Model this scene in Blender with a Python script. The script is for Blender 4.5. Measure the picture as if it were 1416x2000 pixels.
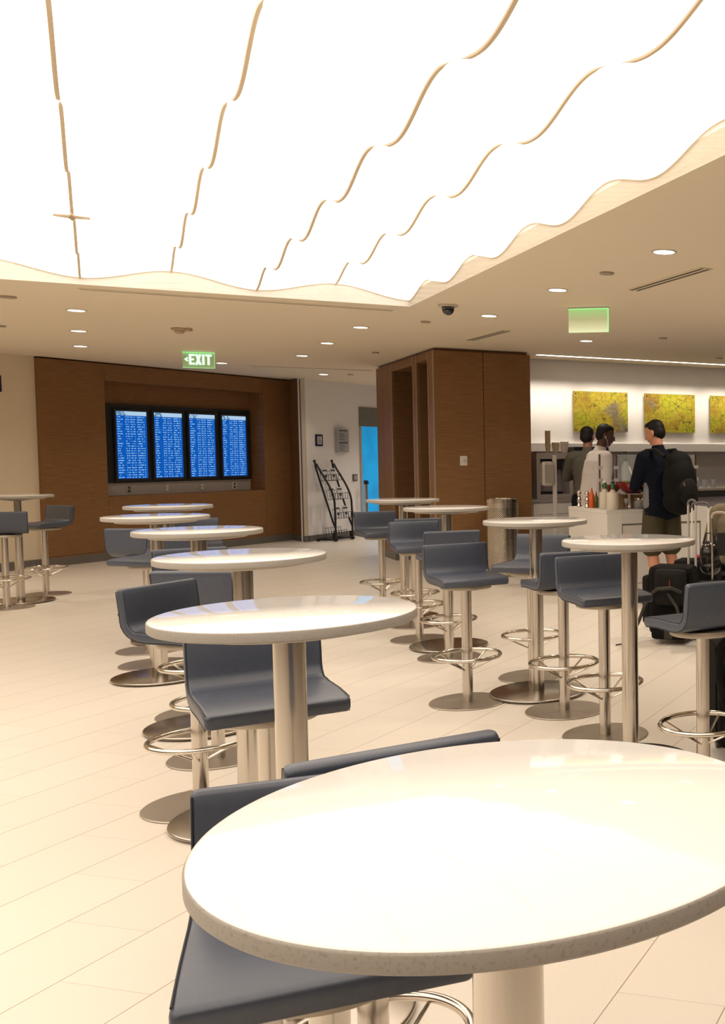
import bpy, bmesh, math, random
from mathutils import Vector, Matrix, Euler
random.seed(7)
R = math.radians
C = bpy.context.scene.collection
for o in list(bpy.data.objects): bpy.data.objects.remove(o)
SC = bpy.context.scene

# ------------------------------------------------------------------ camera, light, exposure
EYE = 1.4662
cam_d = bpy.data.cameras.new('camera'); cam = bpy.data.objects.new('camera', cam_d); C.objects.link(cam)
cam_d.sensor_fit = 'HORIZONTAL'; cam_d.sensor_width = 36; cam_d.lens = 2000/1416*36
cam_d.shift_x = (708-1500)/1416; cam_d.shift_y = 0
cam_d.clip_start = .05; cam_d.clip_end = 100
cam.matrix_world = Matrix.Translation((0,0,EYE)) @ Matrix.Rotation(R(90)-.0566,4,'X') @ Matrix.Rotation(-.0013,4,'Z')
SC.camera = cam
SC.view_settings.view_transform = 'Standard'; SC.view_settings.look = 'None'
SC.view_settings.gamma = 1; SC.view_settings.use_curve_mapping = False
SC.view_settings.exposure = 0.25
W = bpy.data.worlds.new('world'); SC.world = W; W.use_nodes = True
W.node_tree.nodes['Background'].inputs[0].default_value = (1,.86,.68,1)
W.node_tree.nodes['Background'].inputs[1].default_value = .02
SHEET_POWER = 1.42          # luminous stretched ceiling
SHEET_COLOR = (1,.905,.80)
DOWN_POWER = 5             # recessed downlights
DOWN_BEAM = 5.0            # watts of each recessed beam
DOWN_COLOR = (1,.88,.74)
WASH_COLOR = (1,.87,.74)

# ------------------------------------------------------------------ materials
def srgb(r,g,b):
    f = lambda c: (c/255/12.92) if c/255 <= .04045 else ((c/255+.055)/1.055)**2.4
    return (f(r),f(g),f(b),1)
class NT:
    def __init__(s, name):
        s.m = bpy.data.materials.new(name); s.m.use_nodes = True; s.t = s.m.node_tree
        s.b = s.t.nodes['Principled BSDF']
    def n(s, typ, **k):
        x = s.t.nodes.new(typ)
        for a,v in k.items():
            if isinstance(v, bpy.types.NodeSocket): s.t.links.new(v, x.inputs[a.replace('_',' ')])
            else: setattr(x, a, v)
        return x
    def l(s, a, b): s.t.links.new(a, b)
    def coord(s, kind='Object', scale=(1,1,1), rot=(0,0,0), loc=(0,0,0)):
        tc = s.n('ShaderNodeTexCoord'); mp = s.n('ShaderNodeMapping')
        mp.inputs['Scale'].default_value = scale; mp.inputs['Rotation'].default_value = rot; mp.inputs['Location'].default_value = loc
        s.l(tc.outputs[kind], mp.inputs[0]); return mp.outputs[0]
    def math(s, op, a, b=None, c=None):
        x = s.n('ShaderNodeMath'); x.operation = op
        for i,v in enumerate((a,b,c)):
            if v is None: continue
            if isinstance(v,(int,float)): x.inputs[i].default_value = v
            else: s.l(v, x.inputs[i])
        return x.outputs[0]
    def noise(s, vec, scale, detail=2, rough=.5):
        x = s.n('ShaderNodeTexNoise'); x.inputs['Scale'].default_value = scale; x.inputs['Detail'].default_value = detail
        x.inputs['Roughness'].default_value = rough; s.l(vec, x.inputs['Vector']); return x.outputs['Fac']
    def ramp(s, fac, stops, interp='LINEAR'):
        x = s.n('ShaderNodeValToRGB'); x.color_ramp.interpolation = interp
        e = x.color_ramp.elements
        while len(e) < len(stops): e.new(.5)
        for i,(p,c) in enumerate(stops):
            e[i].position = p; e[i].color = c if len(c)==4 else (*c,1)
        s.l(fac, x.inputs[0]); return x.outputs[0]
    def mix(s, fac, a, b):
        x = s.n('ShaderNodeMix'); x.data_type = 'RGBA'
        for i,v in ((0,fac),(6,a),(7,b)):
            if isinstance(v, bpy.types.NodeSocket): s.l(v, x.inputs[i])
            else: x.inputs[i].default_value = v
        return x.outputs[2]
    def bump(s, h, strength=.2, dist=.002):
        x = s.n('ShaderNodeBump'); x.inputs['Strength'].default_value = strength; x.inputs['Distance'].default_value = dist
        s.l(h, x.inputs['Height']); s.l(x.outputs[0], s.b.inputs['Normal'])
    def set(s, **k):
        for a,v in k.items():
            i = s.b.inputs[a.replace('_',' ')]
            if isinstance(v, bpy.types.NodeSocket): s.l(v, i)
            else: i.default_value = v
        return s
def plain(name, col, rough=.5, metal=0, spec=.5, var=.06, vscale=12, bump=0, **k):
    """solid colour broken by a little procedural noise"""
    t = NT(name); v = t.coord()
    n = t.noise(v, vscale, 3)
    c = col if len(col)==4 else (*col,1)
    a = tuple(min(1,x*(1-var)) for x in c[:3])+(1,); b = tuple(min(1,x*(1+var)) for x in c[:3])+(1,)
    t.set(Base_Color=t.mix(n,a,b), Roughness=rough, Metallic=metal)
    t.b.inputs['Specular IOR Level'].default_value = spec
    if bump: t.bump(t.noise(v, 180, 2), bump, .001)
    for kk,vv in k.items(): t.b.inputs[kk.replace('_',' ')].default_value = vv
    return t.m
def emit(name, col, power):
    t = NT(name); t.set(Base_Color=(*col[:3],1), Emission_Color=(*col[:3],1), Emission_Strength=power, Roughness=.6); return t.m
M = {}
# floor: porcelain planks 61 x 30.7 cm, rows along 76.5 degrees
t = NT('floor_tile')
v = t.coord(rot=(0,0,R(-76.5)))
sx = t.n('ShaderNodeSeparateXYZ'); t.l(v, sx.inputs[0])
yy = t.math('DIVIDE', t.math('ADD', sx.outputs[1], -1.036+3.073), .3073)
row = t.math('FLOOR', yy); fy = t.math('SUBTRACT', yy, row)
xx = t.math('DIVIDE', t.math('ADD', sx.outputs[0], .2), .61)
xo = t.math('ADD', xx, t.math('MULTIPLY', row, .5)); fx = t.math('FRACT', xo)
ey = t.math('MULTIPLY', t.math('MINIMUM', fy, t.math('SUBTRACT', 1, fy)), .3073)
ex = t.math('MULTIPLY', t.math('MINIMUM', fx, t.math('SUBTRACT', 1, fx)), .61)
gy = t.math('LESS_THAN', ey, .0016); gx = t.math('MULTIPLY', t.math('LESS_THAN', ex, .0010), .55)
g = t.math('MAXIMUM', gy, gx)
cell = t.n('ShaderNodeCombineXYZ'); t.l(t.math('FLOOR', xo), cell.inputs[0]); t.l(row, cell.inputs[1])
wn = t.n('ShaderNodeTexWhiteNoise'); t.l(cell.outputs[0], wn.inputs['Vector'])
speck = t.noise(t.coord(), 260, 2)
base = t.mix(wn.outputs['Value'], (.77,.71,.625,1), (.81,.75,.665,1))
base = t.mix(t.ramp(speck, [(.35,(0,0,0)),(.7,(1,1,1))]), base, (.72,.66,.57,1))
t.set(Base_Color=t.mix(g, base, (.33,.25,.17,1)), Roughness=.38)
t.b.inputs['Specular IOR Level'].default_value = .35
t.bump(t.math('SUBTRACT', 1, g), .15, .001)
M['floor'] = t.m
M['ceiling'] = plain('ceiling_paint', (.83,.725,.565), .9, spec=.1, var=.02)
M['cove'] = plain('cove_paint', (.96,.93,.86), .9, spec=.1, var=.01)
M['cream_wall'] = plain('cream_wall_paint', (.76,.65,.49), .8, spec=.2, var=.02)
M['white_wall'] = plain('white_wall_paint', (.84,.82,.84), .8, spec=.2, var=.02)
M['serve_wall'] = plain('serving_wall_paint', (.82,.80,.77), .75, spec=.2, var=.01)
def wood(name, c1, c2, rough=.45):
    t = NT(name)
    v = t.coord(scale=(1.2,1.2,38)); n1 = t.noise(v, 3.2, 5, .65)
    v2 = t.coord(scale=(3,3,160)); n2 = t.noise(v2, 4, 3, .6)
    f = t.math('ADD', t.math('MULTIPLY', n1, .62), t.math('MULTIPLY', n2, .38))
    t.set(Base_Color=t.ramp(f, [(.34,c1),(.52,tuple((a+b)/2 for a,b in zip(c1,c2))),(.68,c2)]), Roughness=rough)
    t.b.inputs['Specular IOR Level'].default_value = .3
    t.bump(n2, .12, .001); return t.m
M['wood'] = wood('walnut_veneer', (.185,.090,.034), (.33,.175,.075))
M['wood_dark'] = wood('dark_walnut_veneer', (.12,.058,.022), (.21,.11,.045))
M['edge_trim'] = plain('pale_edge_trim', (.38,.31,.24), .4)
M['baseboard'] = plain('grey_baseboard', (.16,.145,.13), .45)
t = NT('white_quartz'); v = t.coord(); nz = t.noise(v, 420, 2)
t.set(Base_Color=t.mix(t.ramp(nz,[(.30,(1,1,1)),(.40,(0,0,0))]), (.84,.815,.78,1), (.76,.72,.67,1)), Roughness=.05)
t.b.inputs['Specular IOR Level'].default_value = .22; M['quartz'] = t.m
t = NT('quartz_edge_shade'); v = t.coord(); nz = t.noise(v, 240, 3)
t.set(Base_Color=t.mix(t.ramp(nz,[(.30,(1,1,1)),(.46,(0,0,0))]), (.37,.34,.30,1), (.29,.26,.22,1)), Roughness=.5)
M['quartz_edge_shade'] = t.m  # shade on rim and underside put into a darker copy of the quartz
M['underlay'] = plain('underlay_board', (.60,.54,.46), .6)
def steel(name, col, rough, sc=(220,220,1.5)):
    t = NT(name); v = t.coord(scale=sc); n = t.noise(v, 1.0, 3)
    t.set(Base_Color=t.mix(n, tuple(c*.95 for c in col)+(1,), tuple(min(1,c*1.05) for c in col)+(1,)), Metallic=1.0,
          Roughness=t.math('ADD', t.math('MULTIPLY', n, .06), rough-.03)); return t.m
M['steel'] = steel('brushed_steel', (.60,.555,.50), .20, (400,400,.8))
M['steel_flat'] = steel('brushed_steel_plate', (.47,.425,.37), .22, (3,3,3))
M['chrome'] = steel('polished_steel', (.68,.63,.56), .13, (40,40,40))
M['stool_disc'] = steel('satin_steel_disc', (.44,.39,.33), .42, (6,6,6))
M['mount_disc'] = plain('satin_seat_disc', (.44,.385,.31), .38, metal=.55)
t = NT('blue_grey_leather'); v = t.coord(); n = t.noise(v, 60, 4); n2 = t.noise(v, 420, 2)
t.set(Base_Color=t.mix(n, (.046,.056,.082,1), (.064,.077,.108,1)), Roughness=.40)
t.b.inputs['Specular IOR Level'].default_value = .6
t.bump(n2, .12, .0006); M['leather'] = t.m
M['seam'] = plain('dark_seam_thread', (.025,.027,.035), .7)
M['black'] = plain('black_plastic', (.012,.012,.013), .45)
M['matt_black'] = plain('matt_black_powder_coat', (.010,.010,.011), .5)
M['fabric_black'] = plain('black_nylon', (.0055,.005,.0045), .8, spec=.15, bump=.5, vscale=30)
M['fabric_dark'] = plain('charcoal_nylon', (.013,.012,.0105), .8, spec=.15, bump=.5)
M['grey_fabric'] = plain('grey_webbing', (.045,.041,.035), .8, spec=.2, bump=.5)
M['bezel'] = plain('dark_bezel', (.022,.022,.026), .35)
M['grey_steel'] = plain('grey_steel_panel', (.48,.44,.43), .4, metal=.15)
M['plate_light'] = plain('white_plastic', (.75,.72,.66), .4)
M['plate_dark'] = plain('dark_grey_plastic', (.09,.085,.08), .5)
M['white_lam'] = plain('white_laminate', (.74,.71,.66), .45, var=.01)
M['groove'] = plain('shadow_groove', (.16,.14,.12), .8)
M['granite'] = plain('grey_counter_stone', (.34,.31,.27), .3, var=.35, vscale=60)
M['navy'] = plain('navy_panel', (.010,.014,.05), .4)
M['orange_mark'] = plain('orange_mark', (.6,.2,.06), .5)
M['paper'] = plain('printed_paper', (.62,.62,.66), .6)
M['sign_grey'] = plain('grey_sign_face', (.40,.41,.45), .4)
M['ink'] = plain('dark_ink', (.06,.06,.07), .7)
M['red'] = plain('dark_red_plastic', (.20,.012,.010), .25)
M['red_fab'] = plain('red_fabric', (.35,.03,.02), .6)
M['teal'] = plain('teal_plastic', (.0,.16,.20), .3)
M['orange'] = plain('orange_sauce', (.65,.10,.01), .3)
M['olive_glass'] = plain('green_oil', (.06,.07,.01), .2)
M['ceramic'] = plain('cream_ceramic', (.62,.56,.45), .35, var=.03)
M['green_cap'] = plain('green_wrap', (.02,.16,.05), .5)
M['wood_light'] = wood('light_bamboo', (.30,.16,.05), (.50,.30,.12))
M['kraft'] = plain('kraft_cup_paper', (.66,.50,.37), .7)
M['white_cup'] = plain('white_cup_paper', (.74,.68,.60), .6)
M['lettuce'] = plain('salad_leaves', (.16,.26,.08), .6, var=.5, vscale=40)
def glass(name, col, rough=.03, alpha=.25):
    t = NT(name); t.set(Base_Color=(*col,1), Roughness=rough, Alpha=alpha); t.b.inputs['Specular IOR Level'].default_value=.7; return t.m
M['glass'] = glass('clear_glass', (.75,.82,.85), .03, .14)
M['jar_glass'] = glass('jar_glass', (.55,.55,.52), .05, .45)
M['dome'] = plain('smoked_dome', (.012,.012,.012), .06, spec=.8)
M['gold_metal'] = plain('beige_device', (.50,.38,.24), .5)
M['ceil_cap'] = plain('ceiling_cap', (.40,.33,.25), .6)
M['slot_dark'] = plain('diffuser_slot', (.10,.075,.05), .6)
M['sheet_seam'] = plain('ceiling_seam_profile', (.62,.50,.34), .6)
M['sheet'] = emit('luminous_membrane', SHEET_COLOR, SHEET_POWER)
M['lamp'] = emit('downlight_lens', DOWN_COLOR, DOWN_POWER)
M['strip'] = emit('light_strip', (1,.88,.72), 5)
M['trim_ring'] = plain('downlight_trim', (.62,.57,.50), .5)
M['green_letters'] = emit('green_lit_letters', (.50,1,.60), 1.25)
# edge lit exit panels: acrylic that glows green
t = NT('green_edge_lit_glass'); sx = t.n('ShaderNodeSeparateXYZ'); t.l(t.coord(), sx.inputs[0]); zz = t.math('DIVIDE', sx.outputs[2], .205)
t.set(Base_Color=(.45,.55,.36,1), Roughness=.15, Alpha=.38, Emission_Color=t.ramp(zz,[(.0,(.3,.5,.2)),(.7,(.10,.22,.08)),(1,(.25,.9,.3))]), Emission_Strength=.45); M['exit_glass'] = t.m
t = NT('green_edge_lit_rim'); t.set(Base_Color=(.3,.7,.3,1), Roughness=.2, Emission_Color=(.25,1,.3,1), Emission_Strength=.7); M['exit_rim'] = t.m
t = NT('pale_lit_glass'); sx = t.n('ShaderNodeSeparateXYZ'); t.l(t.coord(), sx.inputs[0]); zz = t.math('DIVIDE', sx.outputs[2], .205)
t.set(Base_Color=(.62,.60,.42,1), Roughness=.25, Alpha=.82, Emission_Color=t.ramp(zz,[(.0,(.85,1,.62)),(.22,(.62,.66,.40)),(.55,(.32,.38,.20)),(1,(.16,.62,.18))]), Emission_Strength=.50); M['pale_glass'] = t.m
t = NT('blue_glass'); v = t.coord(); n = t.noise(v, 2.2, 1)
t.set(Base_Color=(.0,.12,.30,1), Roughness=.1, Emission_Color=t.ramp(n,[(.42,(.0,.19,.42)),(.58,(.0,.25,.52))],'LINEAR'), Emission_Strength=.85); M['blue_glass'] = t.m  # emission stands in for blue light passing through from behind
M['blue_lamp'] = emit('blue_lamp', (.06,.10,1), 1.6)
# flight screens
def screen_mat(seed):
    t = NT('flight_screen'); sx = t.n('ShaderNodeSeparateXYZ'); t.l(t.coord(), sx.inputs[0])
    X = sx.outputs[0]; Z = sx.outputs[2]
    rz = t.math('MULTIPLY', Z, 26/.9); row = t.math('FLOOR', rz); fz = t.math('SUBTRACT', rz, row)
    cx = t.math('MULTIPLY', X, 75); cc = t.math('FLOOR', cx)
    cv = t.n('ShaderNodeCombineXYZ'); t.l(cc, cv.inputs[0]); t.l(row, cv.inputs[1]); cv.inputs[2].default_value = seed
    wn = t.n('ShaderNodeTexWhiteNoise'); t.l(cv.outputs[0], wn.inputs['Vector'])
    rv = t.n('ShaderNodeCombineXYZ'); t.l(row, rv.inputs[0]); rv.inputs[1].default_value = seed*3.1
    rn = t.n('ShaderNodeTexWhiteNoise'); t.l(rv.outputs[0], rn.inputs['Vector'])
    # column windows along x (0 .. 0.5 m); the first column ends at a random place per row
    first = t.math('LESS_THAN', X, t.math('ADD', .06, t.math('MULTIPLY', rn.outputs['Value'], .06)))
    def win(a,b): return t.math('MULTIPLY', t.math('GREATER_THAN', X, a), t.math('LESS_THAN', X, b))
    cols = first
    for a,b in ((.155,.18),(.187,.215),(.235,.275),(.285,.315),(.345,.44),(.452,.47)):
        cols = t.math('MAXIMUM', cols, win(a,b))
    txt = t.math('MULTIPLY', cols, t.math('MULTIPLY', t.math('GREATER_THAN', fz, .34), t.math('LESS_THAN', fz, .70)))
    txt = t.math('MULTIPLY', txt, t.math('GREATER_THAN', wn.outputs['Value'], .22))
    txt = t.math('MULTIPLY', txt, t.math('MULTIPLY', t.math('GREATER_THAN', X, .02), t.math('LESS_THAN', Z, .9)))
    head = t.math('GREATER_THAN', Z, .905)
    body = t.mix(txt, (.0,.095,.46,1), (.27,.52,.86,1))
    hd = t.mix(t.math('MULTIPLY', t.math('LESS_THAN', X, .16), t.math('GREATER_THAN', wn.outputs['Value'], .4)), (.42,.60,.78,1), (.12,.25,.42,1))
    t.set(Base_Color=(.01,.01,.02,1), Emission_Color=t.mix(head, body, hd), Emission_Strength=.85, Roughness=.2); return t.m
# art: crackled yellow surface
def art_mat(seed):
    t = NT('crackled_yellow'); v = t.coord(loc=(seed,seed*2,0)); nz = t.n('ShaderNodeTexNoise'); nz.inputs['Scale'].default_value=6; t.l(v, nz.inputs['Vector'])
    vv = t.n('ShaderNodeVectorMath'); vv.operation='ADD'; t.l(v, vv.inputs[0])
    sc = t.n('ShaderNodeVectorMath'); sc.operation='SCALE'; sc.inputs['Scale'].default_value=.22; t.l(nz.outputs['Color'], sc.inputs[0]); t.l(sc.outputs[0], vv.inputs[1])
    vo = t.n('ShaderNodeTexVoronoi'); vo.feature='DISTANCE_TO_EDGE'; vo.inputs['Scale'].default_value=11; t.l(vv.outputs[0], vo.inputs['Vector'])
    vo2 = t.n('ShaderNodeTexVoronoi'); vo2.feature='DISTANCE_TO_EDGE'; vo2.inputs['Scale'].default_value=26; t.l(vv.outputs[0], vo2.inputs['Vector'])
    n2 = t.noise(v, 3.5, 4); n3 = t.noise(v, 2.2, 3)
    col = t.ramp(n2, [(.32,(.38,.40,.03)),(.5,(.44,.36,.04)),(.68,(.32,.19,.03))])
    col = t.mix(t.ramp(n3,[(.56,(0,0,0)),(.66,(1,1,1))]), col, (.20,.18,.15,1))
    crack = t.ramp(vo.outputs['Distance'], [(.0,(1,1,1)),(.05,(0,0,0))])
    crack2 = t.ramp(vo2.outputs['Distance'], [(.0,(.8,.8,.8)),(.05,(0,0,0))])
    ck = t.math('MAXIMUM', crack, t.math('MULTIPLY', crack2, t.ramp(n3,[(.42,(0,0,0)),(.55,(1,1,1))])))
    t.set(Base_Color=t.mix(ck, col, (.09,.085,.02,1)), Roughness=.35); return t.m
# perforated bin
t = NT('perforated_steel'); sx = t.n('ShaderNodeSeparateXYZ'); t.l(t.coord(), sx.inputs[0])
ang = t.math('ARCTAN2', sx.outputs[1], sx.outputs[0])
a = t.math('MULTIPLY', ang, .198/.027*1.0); b = t.math('DIVIDE', sx.outputs[2], .027)
p = t.math('FRACT', t.math('ADD', a, b)); q = t.math('FRACT', t.math('SUBTRACT', a, b))
dd = t.math('SQRT', t.math('ADD', t.math('POWER', t.math('SUBTRACT', p, .5), 2), t.math('POWER', t.math('SUBTRACT', q, .5), 2)))
hole = t.math('MULTIPLY', t.math('LESS_THAN', dd, .27), t.math('MULTIPLY', t.math('GREATER_THAN', sx.outputs[2], .06), t.math('LESS_THAN', sx.outputs[2], .83)))
t.set(Base_Color=t.mix(hole, (.60,.54,.46,1), (.02,.015,.01,1)), Metallic=t.math('SUBTRACT', 1, hole), Roughness=.26); M['perf'] = t.m
def skin(name, c): return plain(name, c, .5, var=.05, vscale=25, Subsurface_Weight=.05)
M['skin_light'] = skin('fair_skin', (.50,.22,.13))
M['skin_dark'] = skin('brown_skin', (.085,.035,.022))
M['skin_mid'] = skin('tan_skin', (.30,.14,.09))
M['hair_black'] = plain('black_hair', (.007,.0055,.005), .6, spec=.25, bump=.6)
M['hair_brown'] = plain('dark_brown_hair', (.010,.007,.0055), .6, spec=.25, bump=.6)
M['hair_blonde'] = plain('blonde_hair', (.45,.25,.07), .45, bump=.6, vscale=40)
M['shirt_white'] = plain('pale_dress_shirt', (.60,.56,.54), .85, spec=.2, var=.04)
M['shirt_grey'] = plain('olive_grey_shirt', (.105,.097,.078), .85, spec=.15)
M['jacket'] = plain('black_navy_jacket', (.0045,.0055,.012), .85, spec=.12)
M['jacket_grey'] = plain('grey_side_panel', (.16,.16,.165), .8)
M['shorts'] = plain('olive_cargo_cloth', (.060,.050,.028), .85, spec=.15)
M['trousers'] = plain('dark_trousers', (.010,.010,.012), .85, spec=.15)
M['sweater'] = plain('taupe_sweater', (.17,.135,.085), .9, bump=.4)

# ------------------------------------------------------------------ mesh helpers
class MB:
    def __init__(s): s.bm = bmesh.new()
    def box(s, x0,x1,y0,y1,z0,z1, mat=None):
        v = [s.bm.verts.new(p) for p in ((x0,y0,z0),(x1,y0,z0),(x1,y1,z0),(x0,y1,z0),(x0,y0,z1),(x1,y0,z1),(x1,y1,z1),(x0,y1,z1))]
        if mat is not None:
            for q in v: q.co = mat @ q.co
        for f in ((3,2,1,0),(4,5,6,7),(0,1,5,4),(1,2,6,5),(2,3,7,6),(3,0,4,7)): s.bm.faces.new([v[i] for i in f])
        return s
    def prism(s, pts, z0, z1):
        a = [s.bm.verts.new((x,y,z0)) for x,y in pts]; b = [s.bm.verts.new((x,y,z1)) for x,y in pts]; n = len(pts)
        s.bm.faces.new(a[::-1]); s.bm.faces.new(b)
        for i in range(n): s.bm.faces.new((a[i],a[(i+1)%n],b[(i+1)%n],b[i]))
        return s
    def plate_xz(s, pts, y0, y1):
        a = [s.bm.verts.new((x,y0,z)) for x,z in pts]; b = [s.bm.verts.new((x,y1,z)) for x,z in pts]; n = len(pts)
        s.bm.faces.new(a); s.bm.faces.new(b[::-1])
        for i in range(n): s.bm.faces.new((a[(i+1)%n],a[i],b[i],b[(i+1)%n]))
        return s
    def lathe(s, prof, seg=48, c=(0,0,0)):
        rings = []
        for r,z in prof:
            if r < 1e-5: rings.append([s.bm.verts.new((c[0],c[1],c[2]+z))])
            else: rings.append([s.bm.verts.new((c[0]+r*math.cos(2*math.pi*i/seg), c[1]+r*math.sin(2*math.pi*i/seg), c[2]+z)) for i in range(seg)])
        for A,B in zip(rings, rings[1:]):
            for i in range(seg):
                j = (i+1)%seg
                if len(A)==1 and len(B)==1: continue
                if len(A)==1: s.bm.faces.new((A[0],B[j],B[i]))
                elif len(B)==1: s.bm.faces.new((A[i],A[j],B[0]))
                else: s.bm.faces.new((A[i],A[j],B[j],B[i]))
        return s
    def cyl(s, r, z0, z1, seg=48, bev=0, c=(0,0,0)):
        if bev: pr = [(0,z0),(r-bev,z0),(r-bev*.3,z0+bev*.3),(r,z0+bev),(r,z1-bev),(r-bev*.3,z1-bev*.3),(r-bev,z1),(0,z1)]
        else: pr = [(0,z0),(r,z0),(r,z1),(0,z1)]
        return s.lathe(pr, seg, c)
    def tube(s, pts, r, seg=10, closed=False, rads=None):
        pts = [Vector(p) for p in pts]; n = len(pts); rings = []
        up = None
        for i,p in enumerate(pts):
            if closed: tg = (pts[(i+1)%n]-pts[i-1])
            else: tg = (pts[min(i+1,n-1)]-pts[max(i-1,0)])
            tg.normalize()
            if up is None: up = tg.orthogonal().normalized()
            up = (up - tg*up.dot(tg)).normalized(); sd = tg.cross(up)
            rr = rads[i] if rads else r
            rings.append([s.bm.verts.new(p + up*math.cos(2*math.pi*k/seg)*rr + sd*math.sin(2*math.pi*k/seg)*rr) for k in range(seg)])
        m = n if closed else n-1
        for i in range(m):
            A,B = rings[i], rings[(i+1)%n]
            off = 0
            if closed and i == n-1:
                off = min(range(seg), key=lambda o: (A[0].co-B[o].co).length)
            for k in range(seg): s.bm.faces.new((A[k],A[(k+1)%seg],B[(k+1+off)%seg],B[(k+off)%seg]))
        if not closed: s.bm.faces.new(rings[0][::-1]); s.bm.faces.new(rings[-1])
        return s
    def ball(s, c, r, seg=20, rg=12, rot=0):
        rx,ry,rz = r if isinstance(r,(tuple,list)) else (r,r,r)
        mt = Matrix.Translation(c) @ Matrix.Rotation(rot,4,'X') @ Matrix.Diagonal((rx,ry,rz,1))
        bmesh.ops.create_uvsphere(s.bm, u_segments=seg, v_segments=rg, radius=1, matrix=mt); return s
    def cap(s, a, b, ra, rb=None):
        """tapered limb with round ends"""
        rb = ra if rb is None else rb; a = Vector(a); b = Vector(b)
        s.ball(a, ra, 14, 10); s.ball(b, rb, 14, 10)
        s.tube([a,b], ra, 14, rads=[ra,rb]); return s
    def chain(s, pts, rads):
        for i in range(len(pts)-1): s.cap(pts[i], pts[i+1], rads[i], rads[i+1])
        return s
def obj(name, mb, mat, parent=None, loc=None, rz=None, smooth=False, bevel=0, mats=None):
    me = bpy.data.meshes.new(name)
    bm = mb.bm if isinstance(mb, MB) else mb
    bmesh.ops.recalc_face_normals(bm, faces=bm.faces) if not getattr(mb,'open',False) else None
    bm.to_mesh(me); bm.free()
    me.materials.append(mat)
    if mats:
        for m in mats: me.materials.append(m)
    o = bpy.data.objects.new(name, me); C.objects.link(o)
    if smooth:
        me.polygons.foreach_set('use_smooth', [True]*len(me.polygons))
        me.set_sharp_from_angle(angle=R(38))
    if parent is not None: o.parent = parent
    if loc is not None: o.location = loc
    if rz is not None: o.rotation_euler = (0,0,rz)
    if bevel:
        b = o.modifiers.new('bevel','BEVEL'); b.width = bevel; b.segments = 2; b.limit_method = 'ANGLE'
    return o
def organic(name, mb, mat, parent=None, voxel=.007, smooth=4):
    o = obj(name, mb, mat, parent, smooth=False)
    r = o.modifiers.new('remesh','REMESH'); r.mode = 'VOXEL'; r.voxel_size = voxel; r.use_smooth_shade = True
    s = o.modifiers.new('smooth','SMOOTH'); s.factor = .5; s.iterations = smooth
    return o
def empty(name, loc=(0,0,0), rz=0):
    o = bpy.data.objects.new(name, None); C.objects.link(o); o.location = loc; o.rotation_euler = (0,0,rz); o.empty_display_size = .1
    return o
def tag(o, label, cat, group=None):
    o['label'] = label; o['category'] = cat
    if group: o['group'] = group
    return o
def struct(o): o['kind'] = 'structure'; return o
def copy_tree(o, parent=None):
    c = o.copy(); C.objects.link(c)
    if parent is not None: c.parent = parent
    for ch in list(KIDS(o)): copy_tree(ch, c)
    return c
def KIDS(o): return [x for x in bpy.data.objects if x.parent == o]

# ------------------------------------------------------------------ frames of the place
H = 2.74
TV_O = (-9.42,13.3,0); TV_R = R(73.5)             # x runs along the departures wall, room at -y
WH_O = (-7.744,17.21,0); WH_R = R(78)             # white wall behind it
BX_O = (-3.985,12.27,0); BX_R = R(32.3)           # walnut box: x along its front, y into its depth
BW_O = (-3.284,13.661,0); BW_R = R(33)            # serving wall, room at -y
IS_O = (-1.599,10.125,0); IS_R = R(33)            # island: corner nearest the camera
def w2(o, rz, x, y, z=0):
    c, s = math.cos(rz), math.sin(rz); return (o[0]+c*x-s*y, o[1]+s*x+c*y, z)

# ------------------------------------------------------------------ floor, ceiling, walls
bm = MB().box(-16,7,-4,23,-.1,0); struct(obj('floor', bm, M['floor']))
# ceiling slab with the opening of the luminous cove
CB = Vector((-3.092,8.927)); ua = R(123); CU = Vector((math.cos(ua),math.sin(ua))); CW = Vector((math.sin(ua),-math.cos(ua)))
CWa = Vector((math.cos(R(29.8)),math.sin(R(29.8))))
def cf(w, u): return CB + CWa*w + CU*u
WL, UL = -7.2, -10.1
def slab(mb, pts): mb.prism([(p.x,p.y) for p in pts], H, H+.12)
mb = MB()
slab(mb, [cf(-14,0),cf(14,0),cf(14,16),cf(-14,16)])
slab(mb, [cf(0,-18),cf(14,-18),cf(14,0),cf(0,0)])
slab(mb, [cf(-14,-18),cf(WL,-18),cf(WL,0),cf(-14,0)])
slab(mb, [cf(WL,-18),cf(0,-18),cf(0,UL),cf(WL,UL)])
struct(obj('ceiling', mb, M['ceiling']))
mb = MB()   # upstand round the opening
for a,b,out in ((cf(WL,0),cf(0,0),CU),(cf(0,0),cf(0,UL),CWa),(cf(0,UL),cf(WL,UL),-CU),(cf(WL,UL),cf(WL,0),-CWa)):
    mb.prism([(p.x,p.y) for p in (a,b,b+out*.05,a+out*.05)], H+.002, H+.34)
struct(obj('trim_1', mb, M['cove']))
mb = MB().prism([(p.x,p.y) for p in (cf(WL,UL),cf(0,UL),cf(0,0),cf(WL,0))], H+.30, H+.34)
struct(obj('trim_2', mb, M['cove']))
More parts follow.
